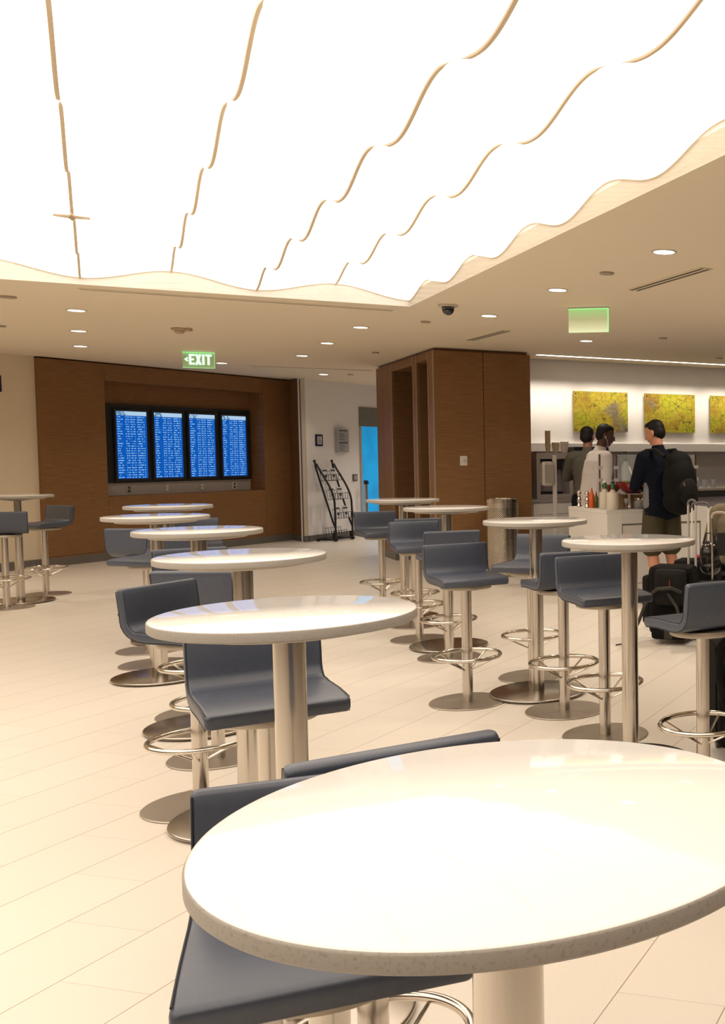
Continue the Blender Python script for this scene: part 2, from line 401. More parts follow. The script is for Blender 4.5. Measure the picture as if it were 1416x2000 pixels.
# walls
def wall(name, o, rz, x0, x1, z0=0, z1=H, th=.12, mat='white_wall'):
    return struct(obj(name, MB().box(x0,x1,0,th,z0,z1), M[mat], loc=o, rz=rz))
lw = w2(TV_O, TV_R, 0, .06); wall('wall_left', (lw[0],lw[1],0), TV_R, -17.5, .1, mat='cream_wall')
tvr = w2(TV_O, TV_R, 4.44, 0)
wall('wall_white', WH_O, WH_R, -.02, 4.6)
e0 = w2(WH_O, WH_R, 4.5, 0); wall('wall_far', (e0[0],e0[1],0), R(-12), -.2, 5.2)
wall('wall_back', BW_O, BW_R, -.13, 11.6, mat='serve_wall')
wall('wall_right', (6.2,-4,0), R(90), 0, 25, mat='wood_dark')
wall('wall_rear', (-16,-3.9,0), 0, 0, 23, mat='wood_dark')  # unseen rear and right walls, dark wood chosen for contrast in steel reflections
# baseboards
mb = MB().box(-17.5,0,-.012,.0,0,.11); struct(obj('baseboard_left', mb, M['baseboard'], loc=(lw[0],lw[1],0), rz=TV_R))
mb = MB().box(0,1.48,-.015,0,0,.10); struct(obj('baseboard_white', mb, M['baseboard'], loc=WH_O, rz=WH_R))

# walnut departures wall with its niche
tv = empty('departure_wall_panelling', TV_O, TV_R)
tag(tv, 'tall walnut panelled feature wall with a recessed niche holding the flight screens', 'wall panelling')
NX0, NX1, NZ0, NZ1, ND = .945, 3.825, .885, 2.49, .28
LWL = 4.44
def tvpanel(x0,x1,z0,z1, y0=0.0, y1=.06): return MB().box(x0,x1,y0,y1,z0,z1)
g = .004
obj('panel', tvpanel(0,NX0-g,.13,H-.02), M['wood'], tv)
obj('panel', tvpanel(NX1+g,LWL,.13,H-.02), M['wood'], tv)
obj('panel', tvpanel(NX0,NX1,NZ1,H-.02), M['wood'], tv)
obj('panel', tvpanel(NX0,NX1,.24,NZ0), M['wood'], tv)
obj('panel', tvpanel(NX0,NX1,.11,.236), M['wood'], tv)
obj('panel', tvpanel(0,NX0-g,.11,.126), M['wood'], tv)
obj('panel', tvpanel(NX1+g,LWL,.11,.126), M['wood'], tv)
obj('backing', MB().box(0,LWL,.055,.10,.11,NZ0-.03).box(0,LWL,.055,.10,NZ1+.03,H).box(0,NX0-.02,.055,.1,.11,H).box(NX1+.02,LWL,.055,.1,.11,H), M['wood_dark'], tv)
mb = MB().box(NX0-.03,NX0,.06,ND+.03,NZ0-.03,NZ1+.03).box(NX1,NX1+.03,.06,ND+.03,NZ0-.03,NZ1+.03).box(NX0,NX1,.06,ND+.03,NZ0-.03,NZ0).box(NX0,NX1,.06,ND+.03,NZ1,NZ1+.03).box(NX0,NX1,ND,ND+.03,NZ0,NZ1)
obj('niche_lining', mb, M['wood'], tv)
obj('plinth', MB().box(-.0,LWL+.02,-.002,.03,0,.11), M['baseboard'], tv)
sp = obj('steel_strip', MB().box(NX0+.005,NX1-.03,ND-.012,ND-.001,NZ0+.002,1.062), M['grey_steel'], tv)
for sx_, wh in ((1.50,0),(2.15,1),(2.80,1),(3.45,2)):
    so = obj('socket', MB().box(sx_-.045,sx_+.045,ND-.020,ND-.012,.915,1.02), M['plate_light'] if wh==2 else M['grey_steel'], sp)
    obj('outlet', MB().box(sx_-.022,sx_+.022,ND-.024,ND-.020,.925,.960).box(sx_-.022,sx_+.022,ND-.024,ND-.020,.975,1.01), M['plate_light'] if wh==1 else M['plate_dark'], sp)
# short return at the right end of the panelling
obj('return_panel', MB().prism([(4.433,0),(4.171,-.454),(4.24,-.44),(4.62,.1)],.10,H-.02), M['wood'], tv)
obj('return_plinth', MB().prism([(4.433,-.004),(4.165,-.460),(4.188,-.507),(4.225,-.50),(4.62,.1)],0,.10), M['baseboard'], tv)
obj('end_trim', MB().prism([(4.171,-.456),(4.192,-.503),(4.226,-.499),(4.26,-.45)],.10,H-.001), M['ceramic'], tv)
# display cabinet with four screens
dc = empty('screen_surround', w2(TV_O,TV_R,0,ND-.005), TV_R)
tag(dc, 'long black surround that frames the four flight screens in the walnut niche', 'frame')
mb = MB(); SX = ((1.28,1.785),(1.91,2.41),(2.54,3.035),(3.175,3.67)); SZ0, SZ1 = 1.125, 2.09
mb.box(1.14,3.775,-.05,-.002,1.068,2.19)
obj('backing', mb, M['black'], dc)
names = ['first flight information screen from the left, blue with white rows of text','second flight information screen from the left, blue with white rows of text','third flight information screen from the left, blue with white rows of text','rightmost flight information screen of the four, blue with white rows of text']
for i,(a,b) in enumerate(SX):
    m_ = empty('flight_screen', w2(TV_O,TV_R,a,ND-.062), TV_R); tag(m_, names[i], 'screen', 'flight information screens')
    w_ = b-a; f_ = .035
    mb = MB().box(-f_,0,-.018,.004,SZ0-f_,SZ1+f_).box(w_,w_+f_,-.018,.004,SZ0-f_,SZ1+f_).box(0,w_,-.018,.004,SZ0-f_,SZ0).box(0,w_,-.018,.004,SZ1,SZ1+f_)
    obj('bezel', mb, M['bezel'], m_, bevel=.004)
    obj('display', MB().box(0,w_,0,.006,0,SZ1-SZ0), screen_mat(i+1), m_, loc=(0,-.008,SZ0))
# beige end of wall between panelling and white wall
pa = Vector(w2(TV_O,TV_R,LWL,0)[:2]); 
pb = Vector((-7.80,17.165)); pc = Vector((-7.744,17.21))
# ---- walnut box in the middle of the room
bx = empty('walnut_enclosure', BX_O, BX_R); tag(bx, 'floor to ceiling walnut clad block with two tall dark recesses on its left side', 'enclosure')
BWd, BD, BT = 1.19, 3.2, 2.705
obj('core', MB().box(.03,BWd-.03,.03,BD-.03,.0,BT-.03) if False else MB().box(.5,BWd-.03,.03,BD-.03,0,H-.005).box(.03,.5,.03,.22,0,H-.005).box(.03,.5,.83,.97,0,H-.005).box(.03,.5,2.24,BD-.03,0,H-.005).box(.03,.5,.2,2.3,2.66,H-.005), M['wood_dark'], bx)
obj('front_panel', MB().box(.004,.595,0,.03,.10,BT), M['wood'], bx)
obj('front_panel', MB().box(.603,BWd,0,.03,.10,BT), M['wood'], bx)
obj('right_panel', MB().box(BWd-.03,BWd,.03,BD,.10,BT), M['wood'], bx)
obj('rear_panel', MB().box(.03,BWd-.03,BD-.03,BD,.10,BT), M['wood'], bx)
for y0,y1 in ((.012,.235),(.82,.985),(2.215,2.775),(2.785,BD)):
    obj('side_panel', MB().box(0,.03,y0,y1,.10,BT), M['wood'], bx)
obj('lintel', MB().box(.0,.03,.245,.81,2.615,BT), M['wood'], bx)
obj('lintel', MB().box(.0,.03,.995,2.205,2.60,BT), M['wood'], bx)
for y in (.0,.238,.813,.988,2.208): obj('edge_strip', MB().box(-.008,.004,y,y+.012 if y else .008,.10,BT), M['edge_trim'], bx)
for y0,y1 in ((.245,.81),(.995,2.205)):
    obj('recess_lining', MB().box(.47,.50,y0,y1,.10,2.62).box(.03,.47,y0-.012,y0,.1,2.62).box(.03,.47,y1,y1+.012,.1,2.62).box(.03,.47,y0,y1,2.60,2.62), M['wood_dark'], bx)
mb = MB().box(-.0,.5,2.2,BD+.0,0,.1).box(.44,.5,.2,2.3,0,.1).box(0,.5,.81,.99,0,.1).box(0,BWd,0,.24,0,.1).box(.5,BWd,.2,BD,0,.1)
obj('plinth', mb, M['baseboard'], bx)
dm = empty('wall_dial', w2(BX_O,BX_R,.296,-.001,1.33), BX_R); tag(dm, 'small cream thermostat plate with a round dial on the walnut block', 'thermostat')
obj('plate', MB().box(0,.088,-.012,0,0,.118), M['plate_light'], dm, bevel=.003)
mb = MB().cyl(.022,0,.006,24); o = obj('dial', mb, M['ceramic'], dm, loc=(.058,-.012,.058), smooth=True); o.rotation_euler=(R(90),0,0)

# blue door with header in the white wall
dr = empty('glass_door', w2(WH_O,WH_R,1.495,-.0), WH_R); tag(dr, 'bright blue glass door half hidden behind the walnut block', 'door')
obj('frame', MB().box(0,.05,-.02,.03,0,1.98).box(1.0,1.05,-.02,.03,0,1.98), M['grey_steel'], dr)
obj('header', MB().box(0,1.05,-.02,.03,1.98,2.33), M['plate_dark'], dr).data.materials[0] = plain('grey_green_header',(.17,.17,.15),.5)
obj('glass_leaf', MB().box(.05,1.0,-.006,.006,.04,1.98), M['blue_glass'], dr)
st = empty('queue_post', w2(WH_O,WH_R,1.36,-.20), WH_R); tag(st, 'slim steel belt barrier post in front of the blue door', 'barrier post')
obj('post', MB().cyl(.030,.02,.93,24), M['steel'], st, smooth=True)
obj('base', MB().cyl(.16,0,.02,36,.005), M['steel_flat'], st, smooth=True)
obj('head', MB().cyl(.034,.93,1.0,24,.004).box(.0,.06,-.02,.02,.93,.985), M['black'], st, smooth=True)

# signs on the walls
s1 = empty('framed_notice', w2(WH_O,WH_R,.236,-.0,1.61), WH_R); tag(s1, 'small navy framed notice on the white wall above the leaflet rack', 'notice')
obj('frame', MB().box(0,.185,-.02,0,0,.20), M['navy'], s1, bevel=.003)
pp = obj('sheet', MB().box(.035,.15,-.023,-.02,.035,.165), M['paper'], s1)
obj('print', MB().box(.05,.135,-.0245,-.023,.06,.075).box(.05,.135,-.0245,-.023,.09,.10).box(.05,.12,-.0245,-.023,.115,.125).box(.06,.13,-.0245,-.023,.14,.15), M['ink'], pp)
s2 = empty('wall_sign', w2(WH_O,WH_R,.772,-.0,1.50), WH_R); tag(s2, 'upright grey information box with rows of print on the white wall', 'sign')
obj('case', MB().box(0,.31,-.07,0,0,.41), M['sign_grey'], s2, bevel=.004)
mb = MB().box(.03,.26,-.0715,-.07,.375,.395)
for k in range(10):
    if k != 5: mb.box(.03,.15+.1*random.random(),-.0715,-.07,.035+k*.032,.043+k*.032)
mb.box(.03,.28,-.0715,-.07,.165,.185); obj('print', mb, M['ink'], s2)
s3 = empty('switch_box', w2(WH_O,WH_R,1.262,-.0,.99), WH_R); tag(s3, 'small dark grey switch plate on the white wall beside the blue door', 'switch')
obj('plate', MB().box(0,.125,-.02,0,0,.12), M['plate_dark'], s3, bevel=.003); obj('key', MB().box(.02,.06,-.024,-.02,.02,.10).box(.067,.105,-.024,-.02,.02,.10), M['grey_steel'], s3)
s4 = empty('direction_sign', w2(TV_O,TV_R,-.75,.058,2.255), TV_R); tag(s4, 'navy sign with an orange mark on the cream wall at the left edge', 'sign')
obj('board', MB().box(0,.30,-.02,0,0,.205), M['navy'], s4, bevel=.002)
o = obj('mark', MB().lathe([(.016,0),(.036,0),(.036,.003),(.016,.003),(.016,0)],24), M['orange_mark'], s4, loc=(.20,-.02,.10)); o.rotation_euler=(R(90),0,0)

# ------------------------------------------------------------------ luminous ceiling
KW = 2*math.pi/1.18
def zs(w,u): return 2.888 - .048*math.cos(KW*w) - .048*math.cos(KW*u)
lc = empty('luminous_ceiling', (CB.x,CB.y,H)); tag(lc, 'huge glowing white stretched membrane ceiling in rippling waves inside the cove', 'ceiling light')
mb = MB(); NW, NU = 96, 176; grid = []
for i in range(NW+1):
    row_ = []
    for j in range(NU+1):
        w_ = -.004+WL*i/NW*.999; u_ = -.004+UL*j/NU*.999; p_ = CWa*w_+CU*u_; row_.append(mb.bm.verts.new((p_.x,p_.y,zs(w_,u_)-H)))
    grid.append(row_)
for i in range(NW):
    for j in range(NU): mb.bm.faces.new((grid[i][j],grid[i][j+1],grid[i+1][j+1],grid[i+1][j]))
o = obj('membrane', mb, M['sheet'], lc, smooth=True)
k = 1
while k*.6 < 7:
    w_ = -.592*k; pts = []
    for j in range(0, 441):
        u_ = -.006+UL*j/440*.998; p_ = CWa*w_+CU*u_; pts.append((p_.x,p_.y,zs(w_,u_)-H-.004))
    rads_ = []
    for j in range(441):
        q_ = (.006-UL*j/440*.998)/1.18 % 1; d_ = min(abs(q_-.70), 1-abs(q_-.70)); rads_.append(.0085 if d_ > .15 else .0006+.0079*(d_/.15)**3)
    obj('seam', MB().tube(pts, .0055, 6, rads=rads_), M['sheet_seam'], lc, smooth=True); k += 1
for nm, fn in (('edge_profile', lambda s_: (-.006, UL*s_)), ('edge_profile', lambda s_: (WL*s_, -.006))):
    pts = []
    for j in range(441):
        w_,u_ = fn(j/440); p_ = CWa*w_+CU*u_; pts.append((p_.x,p_.y,zs(w_,u_)-H-.003))
    obj(nm, MB().tube(pts, .003, 6), M['sheet_seam'], lc, smooth=True)
# four pointed bracket on the membrane
pk = cf(-2.37,-2.42)
mb = MB(); L1_, S1_ = .085, .05
pts = []
for q in range(8):
    a_ = q*math.pi/4+R(33); r_ = (L1_ if q%4==0 else (.085 if q%2==0 else .022)); pts.append((math.cos(a_)*r_, math.sin(a_)*r_))
mb.prism(pts, -.012, 0); tag(obj('ceiling_bracket', mb, M['gold_metal'], loc=(pk.x,pk.y,zs(-2.37,-2.42)-.014)), 'small bronze four pointed bracket on the glowing ceiling', 'bracket')

# ------------------------------------------------------------------ ceiling fittings
def beam(x,y,e=DOWN_BEAM):
    l = bpy.data.lights.new('downlight_beam','AREA'); l.shape='DISK'; l.size=.11; l.energy=e; l.color=DOWN_COLOR; l.spread=R(125)
    lo = bpy.data.objects.new('downlight_beam', l); C.objects.link(lo); lo.location=(x,y,H-.006)
def downlight(first=[None]):
    if first[0] is None:
        t_ = empty('downlight')
        obj('trim_ring', MB().lathe([(.066,-.004),(.080,-.004),(.082,-.001),(.082,.0),(.066,.0),(.066,-.004)],32), M['trim_ring'], t_, smooth=True)
        obj('lens', MB().cyl(.066,-.0035,-.001,32), M['lamp'], t_)
        first[0] = t_; return t_
    return copy_tree(first[0])
DL = [(-.653,6.535,'nearest round downlight at the upper right of the photo','r'),
 (-1.63,8.028,'round downlight between the nearest one and the dome camera, on the right','r'),
 (-2.564,9.506,'round downlight just right of the dome camera','r'),
 (-4.08,10.347,'round downlight nearest the camera in the middle diagonal row','m'),
 (-5.04,11.805,'second round downlight of the middle diagonal row','m'),
 (-6.001,13.287,'third round downlight of the middle diagonal row, near the walnut wall','m'),
 (-7.598,14.342,'round downlight right beside the green EXIT sign','m'),
 (-6.1,9.12,'round downlight of the left row, nearest of its three','l'),
 (-7.085,10.613,'round downlight of the left row, middle of its three','l'),
 (-8.062,12.101,'round downlight of the left row, farthest of its three','l'),
 (-7.058,16.367,'far round downlight over the leaflet rack','m'),
 (-2.041,11.602,'round downlight over the serving island, below the pale glass sign','r')]
for x,y,lb,_ in DL:
    d_ = downlight(); d_.location = (x,y,H-.001); tag(d_, lb, 'downlight', 'recessed downlights'); beam(x,y)
for x,y,lb in [(-5.5,18.0,'added unseen fill downlight in the corridor behind the walnut block'),(-6.1,19.6,'added unseen fill downlight at the far end of the corridor'),(-4.9,16.9,'added unseen fill downlight behind the walnut block'),
     (-9.3,10.2,'added unseen fill downlight beside the cream wall, off the left edge'),(-10.0,8.4,'second added unseen fill downlight along the cream wall, off the left edge'),
     (.4,8.0,'added fill downlight off the right edge, over the aisle'),(-.30,9.7,'added fill downlight off the right edge, near the seated woman'),(1.8,9.6,'added fill downlight far off the right edge')]:
    d_ = downlight(); d_.location = (x,y,H-.001); tag(d_, lb, 'downlight', 'recessed downlights'); beam(x,y,12)  # unseen downlights added to brighten the white wall and both sides
def cap(x,y,lb,r=.045):
    o = obj('sprinkler_cap', MB().cyl(r,-.012,0,24,.003), M['ceil_cap'], loc=(x,y,H-.001), smooth=True); tag(o, lb, 'sprinkler cap', 'sprinkler caps in the ceiling')
cap(-1.131,7.279,'flat round sprinkler cap near the slot vent at the upper right',.05)
cap(-3.286,9.918,'flat round sprinkler cap just left below the dome camera')
cap(-4.897,12.869,'flat round sprinkler cap in front of the walnut block')
cap(-6.116,8.326,'flat round sprinkler cap at the left edge below the glowing ceiling',.06)
cap(-7.572,10.187,'flat round sprinkler cap cut by the left edge, the lower of two there',.05)
cap(-1.147,11.307,'flat round sprinkler cap right of the pale glass sign')
cap(-.643,13.679,'small sprinkler cap by the light strip at the right edge')
cap(-6.638,16.374,'farthest small sprinkler cap, above the grey wall sign')
def vent(a,b,w_,lb,n=2):
    A = Vector(a); B_ = Vector(b); d = B_-A; L_ = d.length; e = empty('slot_vent', (a[0],a[1],H-.001), math.atan2(d.y,d.x)); tag(e, lb, 'vent')
    obj('frame', MB().box(0,L_,-w_/2,w_/2,-.006,0), M['ceiling'], e)
    for q in range(n):
        y = (q-(n-1)/2)*w_*.5; obj('slot', MB().box(.01,L_-.01,y-w_*.13,y+w_*.13,-.0075,-.006), M['slot_dark'], e)
vent((-1.043,8.033),(-.419,7.096),.10,'linear slot vent with two dark slots at the upper right')
vent((-3.326,11.509),(-2.682,10.617),.10,'short linear slot vent in front of the walnut block')
vent((-5.282,7.925),(-3.313,9.146),.05,'long thin slot vent beside the edge of the glowing ceiling',1)
vent((-7.402,14.758),(-6.0,15.62),.06,'thin slot vent near the far end of the walnut wall',1)
# dome camera
dcm = empty('dome_camera', (-2.733,8.839,H-.001)); tag(dcm, 'black glass security dome camera on a cream mounting plate', 'camera')
obj('mounting_plate', MB().cyl(.082,-.014,0,36,.004), M['ceramic'], dcm, smooth=True)
obj('dome', MB().lathe([(.052,-.014),(.052,-.035)]+[(.050*math.cos(R(a)), -.035-.050*math.sin(R(a))) for a in range(0,90,10)]+[(0,-.085)],32), M['dome'], dcm, smooth=True)
# smoke detector
sd = empty('smoke_detector', (-5.933,10.411,H-.001)); tag(sd, 'bronze toned smoke detector with a strobe on the ceiling left of centre', 'smoke detector')
obj('base', MB().cyl(.075,-.018,0,32,.004), M['gold_metal'], sd, smooth=True)
obj('chamber', MB().lathe([(.05,-.018),(.048,-.04),(.03,-.055),(0,-.058)],28), M['gold_metal'], sd, smooth=True)
obj('strobe', MB().box(.05,.12,-.03,.03,-.03,-.001), M['gold_metal'], sd, bevel=.004)
# exit sign
ex = empty('exit_sign', (-7.21,12.70,H-.215), R(24)); tag(ex, 'hanging glass sign reading EXIT in glowing green with a left arrow', 'exit sign')
obj('canopy', MB().box(-.005,.39,-.016,.016,.205,.213), M['plate_light'], ex)
obj('panel', MB().box(0,.385,-.004,.004,0,.205), M['exit_glass'], ex)
obj('rim', MB().box(0,.385,-.006,.006,-.004,.001).box(.383,.387,-.006,.006,0,.205).box(0,.387,-.010,.010,.197,.205), M['exit_rim'], ex)
ex.scale = (.91,1,.93); ex.location.z = H-.198
lt = MB(); y0,y1 = -.009,-.004; zb,zt = .040,.178; th=.026
def P(pts): lt.plate_xz(pts, y0, y1)
def rect(x0,x1,z0,z1): P([(x0,z0),(x1,z0),(x1,z1),(x0,z1)])
P([(.022,.108),(.058,.078),(.068,.094),(.050,.108),(.068,.122),(.058,.138)])
x = .078; rect(x,x+th,zb,zt); rect(x+th,x+.068,zb,zb+.024); rect(x+th,x+.060,.098,.120); rect(x+th,x+.068,zt-.024,zt)
x = .152; P([(x,zb),(x+.028,zb),(x+.074,zt),(x+.046,zt)]); P([(x+.046,zb),(x+.074,zb),(x+.028,zt),(x,zt)])
x = .236; rect(x,x+th,zb,zt)
x = .272; rect(x,x+.078,zt-.024,zt); rect(x+.026,x+.026+th,zb,zt-.024)
obj('lettering', lt, M['green_letters'], ex)
eg = empty('hanging_glass_sign', (-1.738,9.02,H-.215), R(-9.5)); tag(eg, 'hanging pale frosted glass exit panel seen from its blank side, green at the top', 'exit sign')
obj('canopy', MB().box(-.005,.365,-.016,.016,.205,.213), M['plate_light'], eg)
obj('panel', MB().box(0,.36,-.004,.004,0,.205), M['pale_glass'], eg)
obj('rim', MB().box(.356,.362,-.006,.006,0,.205).box(0,.362,-.009,.009,.200,.205), M['exit_rim'], eg)
# light strip over the serving wall and the wash it throws on the wall
ls = empty('ceiling_light_strip', w2((-2.957,13.158,0),R(33),0,0,H-.001), R(33)); tag(ls, 'long thin bright light strip in the ceiling over the serving wall', 'light strip')
obj('channel', MB().box(0,6.5,-.045,.045,-.004,0), M['trim_ring'], ls)
obj('diffuser', MB().box(.01,6.49,-.032,.032,-.007,-.004), M['strip'], ls)
for k in range(7):
    l = bpy.data.lights.new('wall_washer','AREA'); l.shape='RECTANGLE'; l.size=.9; l.size_y=.05; l.energy=2.3; l.color=WASH_COLOR; l.spread=R(52)
    lo = bpy.data.objects.new('wall_washer', l); C.objects.link(lo)
    p_ = w2(BW_O,BW_R,.35+k*.95,-.34,H-.02); lo.location = p_; lo.rotation_euler = Euler((R(27),0,BW_R),'XYZ')

# ------------------------------------------------------------------ tables
def make_table(th, edge=.0):
    t_ = empty('bar_table')
    T = 1.069
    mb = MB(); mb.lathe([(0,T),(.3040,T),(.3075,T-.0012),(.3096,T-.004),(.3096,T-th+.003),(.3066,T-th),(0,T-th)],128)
    o = obj('tabletop', mb, M['quartz'], t_, smooth=True); o.data.materials.append(M['quartz_edge_shade'])
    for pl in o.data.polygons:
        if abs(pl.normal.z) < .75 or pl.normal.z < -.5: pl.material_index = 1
    obj('underlay', MB().cyl(.236,T-th-.015,T-th,96,.004), M['underlay'], t_, smooth=True)
    obj('mounting_plate', MB().lathe([(0,T-th-.015),(.15,T-th-.015),(.15,T-th-.019),(.06,T-th-.030),(0,T-th-.030)],48), M['black'], t_, smooth=True)
    obj('pole', MB().cyl(.0385,.020,T-th-.03,64), M['steel'], t_, smooth=True)
    obj('base', MB().lathe([(0,.008),(.284,.008),(.2885,.011),(.2885,.016),(.286,.0195),(.281,.021),(0,.021)],96), M['steel_flat'], t_, smooth=True)
    obj('glide', MB().cyl(.2,0,.008,48), M['black'], t_)
    return t_
TB = {'L1':(-.289,1.106),'L2':(-1.215,2.574),'L3':(-2.089,4.048),'L4':(-3.033,5.439),'L5':(-3.994,6.673),'L6':(-4.722,8.057),
      'R4':(-3.26,9.136),'R3':(-2.436,7.748),'R2':(-1.413,6.212),'R1':(-.651,4.781),'F1':(-7.47,10.17)}
TL = {'L1':'nearest round white bar table filling the foreground','L2':'round white bar table mirroring the EXIT sign, second of the left row',
 'L3':'third round white bar table of the left row from the camera','L4':'fourth round white bar table of the left row from the camera',
 'L5':'round white bar table, second from the far end of the left row','L6':'farthest round white bar table of the left row',
 'R4':'farthest round white bar table of the right row, before the walnut block','R3':'round white bar table of the right row, left of the perforated bin',
 'R2':'round white bar table in front of the perforated bin','R1':'nearest round white bar table of the right row, before the luggage',
 'F1':'round white bar table cut by the left edge, by the cream wall'}
proto = make_table(.026)
for i,(k_,(x,y)) in enumerate(TB.items()):
    if k_ == 'L1': t_ = make_table(.021)
    else: t_ = proto if k_=='L2' else copy_tree(proto)
    t_.location = (x,y,0); tag(t_, TL[k_], 'bar table', 'round white bar tables')
# ------------------------------------------------------------------ stools
def seat_path():
    pts = [(.186,.7265),(.182,.7270),(.17,.7278),(.13,.7315),(.07,.7350),(0,.7350),(-.06,.7345),(-.10,.7385)]
    cx_,cz_,r_ = -.098,.8085,.070
    for a in range(-80,-9,14): pts.append((cx_+r_*math.cos(R(180-(a+90)))*1.0 if False else cx_-r_*math.sin(R(a+90)), cz_-r_*math.cos(R(a+90))))
    pts += [(-.170,.83),(-.1745,.865),(-.179,.90),(-.182,.920),(-.183,.926),(-.1835,.929)]
    return pts
def seat_mesh(part):
    path = seat_path(); n = len(path)
    cut = 10
    mb = MB(); rings = []
    hs = []
    for i,(y,z) in enumerate(path):
        a = .1935; b = .0225 if i < 8 else .019
        if i < 3: b = (.016,.0195,.0215)[i]; a -= (.008,.003,0)[i]
        if i >= n-3: b = (.018,.016,.011)[i-(n-3)]; a -= (0,.003,.009)[i-(n-3)]
        hs.append((a,b))
    rng_ = range(0,cut+1) if part=='seat' else range(cut,n)
    for i in rng_:
        y,z = path[i]; y0_,z0_ = path[max(i-1,0)]; y1_,z1_ = path[min(i+1,n-1)]
        ty,tz = y1_-y0_, z1_-z0_; L_ = math.hypot(ty,tz); ty/=L_; tz/=L_
        ny,nz = tz, -ty   # normal towards the sitter
        a,b = hs[i]; rr = min(.012,b*.75); ring = []
        for sx_,sb_,a0 in ((1,1,0),(-1,1,90),(-1,-1,180),(1,-1,270)):
            for q in range(5):
                an = R(a0+q*22.5); px = sx_*(a-rr)+rr*math.cos(an); pn = sb_*(b-rr)+rr*math.sin(an)
                bow = 0
                ring.append(mb.bm.verts.new((px, y+ny*pn, z+nz*pn)))
        rings.append(ring)
    m = len(rings[0])
    for A,B_ in zip(rings, rings[1:]):
        for q in range(m): mb.bm.faces.new((A[q],A[(q+1)%m],B_[(q+1)%m],B_[q]))
    if part=='seat': mb.bm.faces.new(rings[0])
    else: mb.bm.faces.new(rings[-1][::-1])
    return mb
def seam_mesh(i0,i1,parent):
    path = seat_path()
    for sx_ in (-1,1):
        for sg in (1,-1):
            pts = []
            for i in range(i0,i1):
                y,z = path[i]; a_ = path[max(i-1,0)]; b_ = path[min(i+1,len(path)-1)]; ty,tz = b_[0]-a_[0],b_[1]-a_[1]; L_ = math.hypot(ty,tz)
                ny,nz = tz/L_, -ty/L_; bb = .0225 if i<8 else .019
                pts.append((sx_*.1905, y+ny*sg*(bb-.0015), z+nz*sg*(bb-.0015)))
            obj('piping', MB().tube(pts,.0018,6), M['seam'], parent, smooth=True)
def make_stool():
    t_ = empty('bar_stool')
    s_ = obj('seat', seat_mesh('seat'), M['leather'], t_, smooth=True)
    b_ = obj('backrest', seat_mesh('back'), M['leather'], t_, smooth=True)
    for o in (s_,b_): o.data.set_sharp_from_angle(angle=R(60))
    seam_mesh(2,11,s_); seam_mesh(10,len(seat_path())-2,b_)
    obj('swivel', MB().cyl(.10,.705,.714,32), M['black'], t_)
    obj('seat_plate', MB().cyl(.145,.681,.706,72,.003), M['mount_disc'], t_, smooth=True)
    obj('pole', MB().cyl(.030,.008,.682,56), M['steel'], t_, smooth=True)
    obj('base', MB().lathe([(0,0),(.219,0),(.222,.002),(.222,.005),(.219,.0075),(0,.0075)],96), M['stool_disc'], t_, smooth=True)
    pts = [(.190*math.cos(2*math.pi*q/72),.190*math.sin(2*math.pi*q/72),.280) for q in range(72)]
    obj('footring', MB().tube(pts,.0115,14,closed=True), M['chrome'], t_, smooth=True)
    for q in range(4):
        a = R(35+90*q); obj('strut', MB().tube([(.184*math.cos(a),.184*math.sin(a),.274),(.10*math.cos(a),.10*math.sin(a),.232),(.028*math.cos(a),.028*math.sin(a),.196)],.005,8), M['chrome'], t_, smooth=True)
    return t_
# (x, y, facing angle in degrees, label)
ST = [(-.674,1.526,-65.5,'blue grey leather stool under the nearest table, its seat corner low in the foreground'),
 (-.794,1.996,128,'stool seen only by the top edge of its back, above the nearest tabletop'),
 (-1.50,3.03,-53,'blue grey leather stool with its whole seat seen beneath the table that mirrors EXIT'),
 (-2.375,4.215,-13,'stool turned sideways at the left, its curved back left of the EXIT mirroring table'),
 (-2.668,4.896,94,'stool seen from behind between the second and third tables of the left row'),
 (-3.215,5.721,-53,'stool half hidden between the third and fourth tables of the left row'),
 (-4.296,7.104,256,'stool with its seat sweeping left under the second farthest left row table'),
 (-4.645,7.624,92,'stool with a flat back at the far left of the left row'),
 (-4.78,8.52,-57,'mostly hidden stool behind the farthest table of the left row'),
 (-1.781,6.001,-54,'free standing stool in the middle of the photo, its whole pole and base visible'),
 (-2.305,7.337,118,'stool whose flat back rises just behind the free standing middle stool'),
 (-2.764,8.057,-61.5,'stool left of the middle stool, second from the left in the right row'),
 (-3.03,8.74,120,'stool mostly hidden behind its neighbour at the farthest table of the right row'),
 (-3.60,9.51,-52,'farthest left stool of the right row, near the leaflet rack'),
 (-1.552,6.685,256.6,'stool with a grey lit seat in front of the perforated bin'),
 (-1.166,5.791,121,'stool seen from behind between the two nearest tables of the right row'),
 (-.852,5.28,-57,'stool facing the camera, tucked under the nearest table of the right row'),
 (-.287,4.456,126,'stool cut by the right edge of the photo, seen from behind'),
 (-7.316,9.777,125,'stool with its flat back cut by the left edge of the photo'),
 (-7.60,10.72,-110,'dark stool right of the table at the left edge, by the cream wall')]
sp_ = make_stool()
for i,(x,y,a,lb) in enumerate(ST):
    s_ = sp_ if i==0 else copy_tree(sp_)
    s_.location = (x,y,0 if i else 0); s_.rotation_euler = (0,0,R(a-90)); tag(s_, lb, 'bar stool', 'blue grey bar stools')

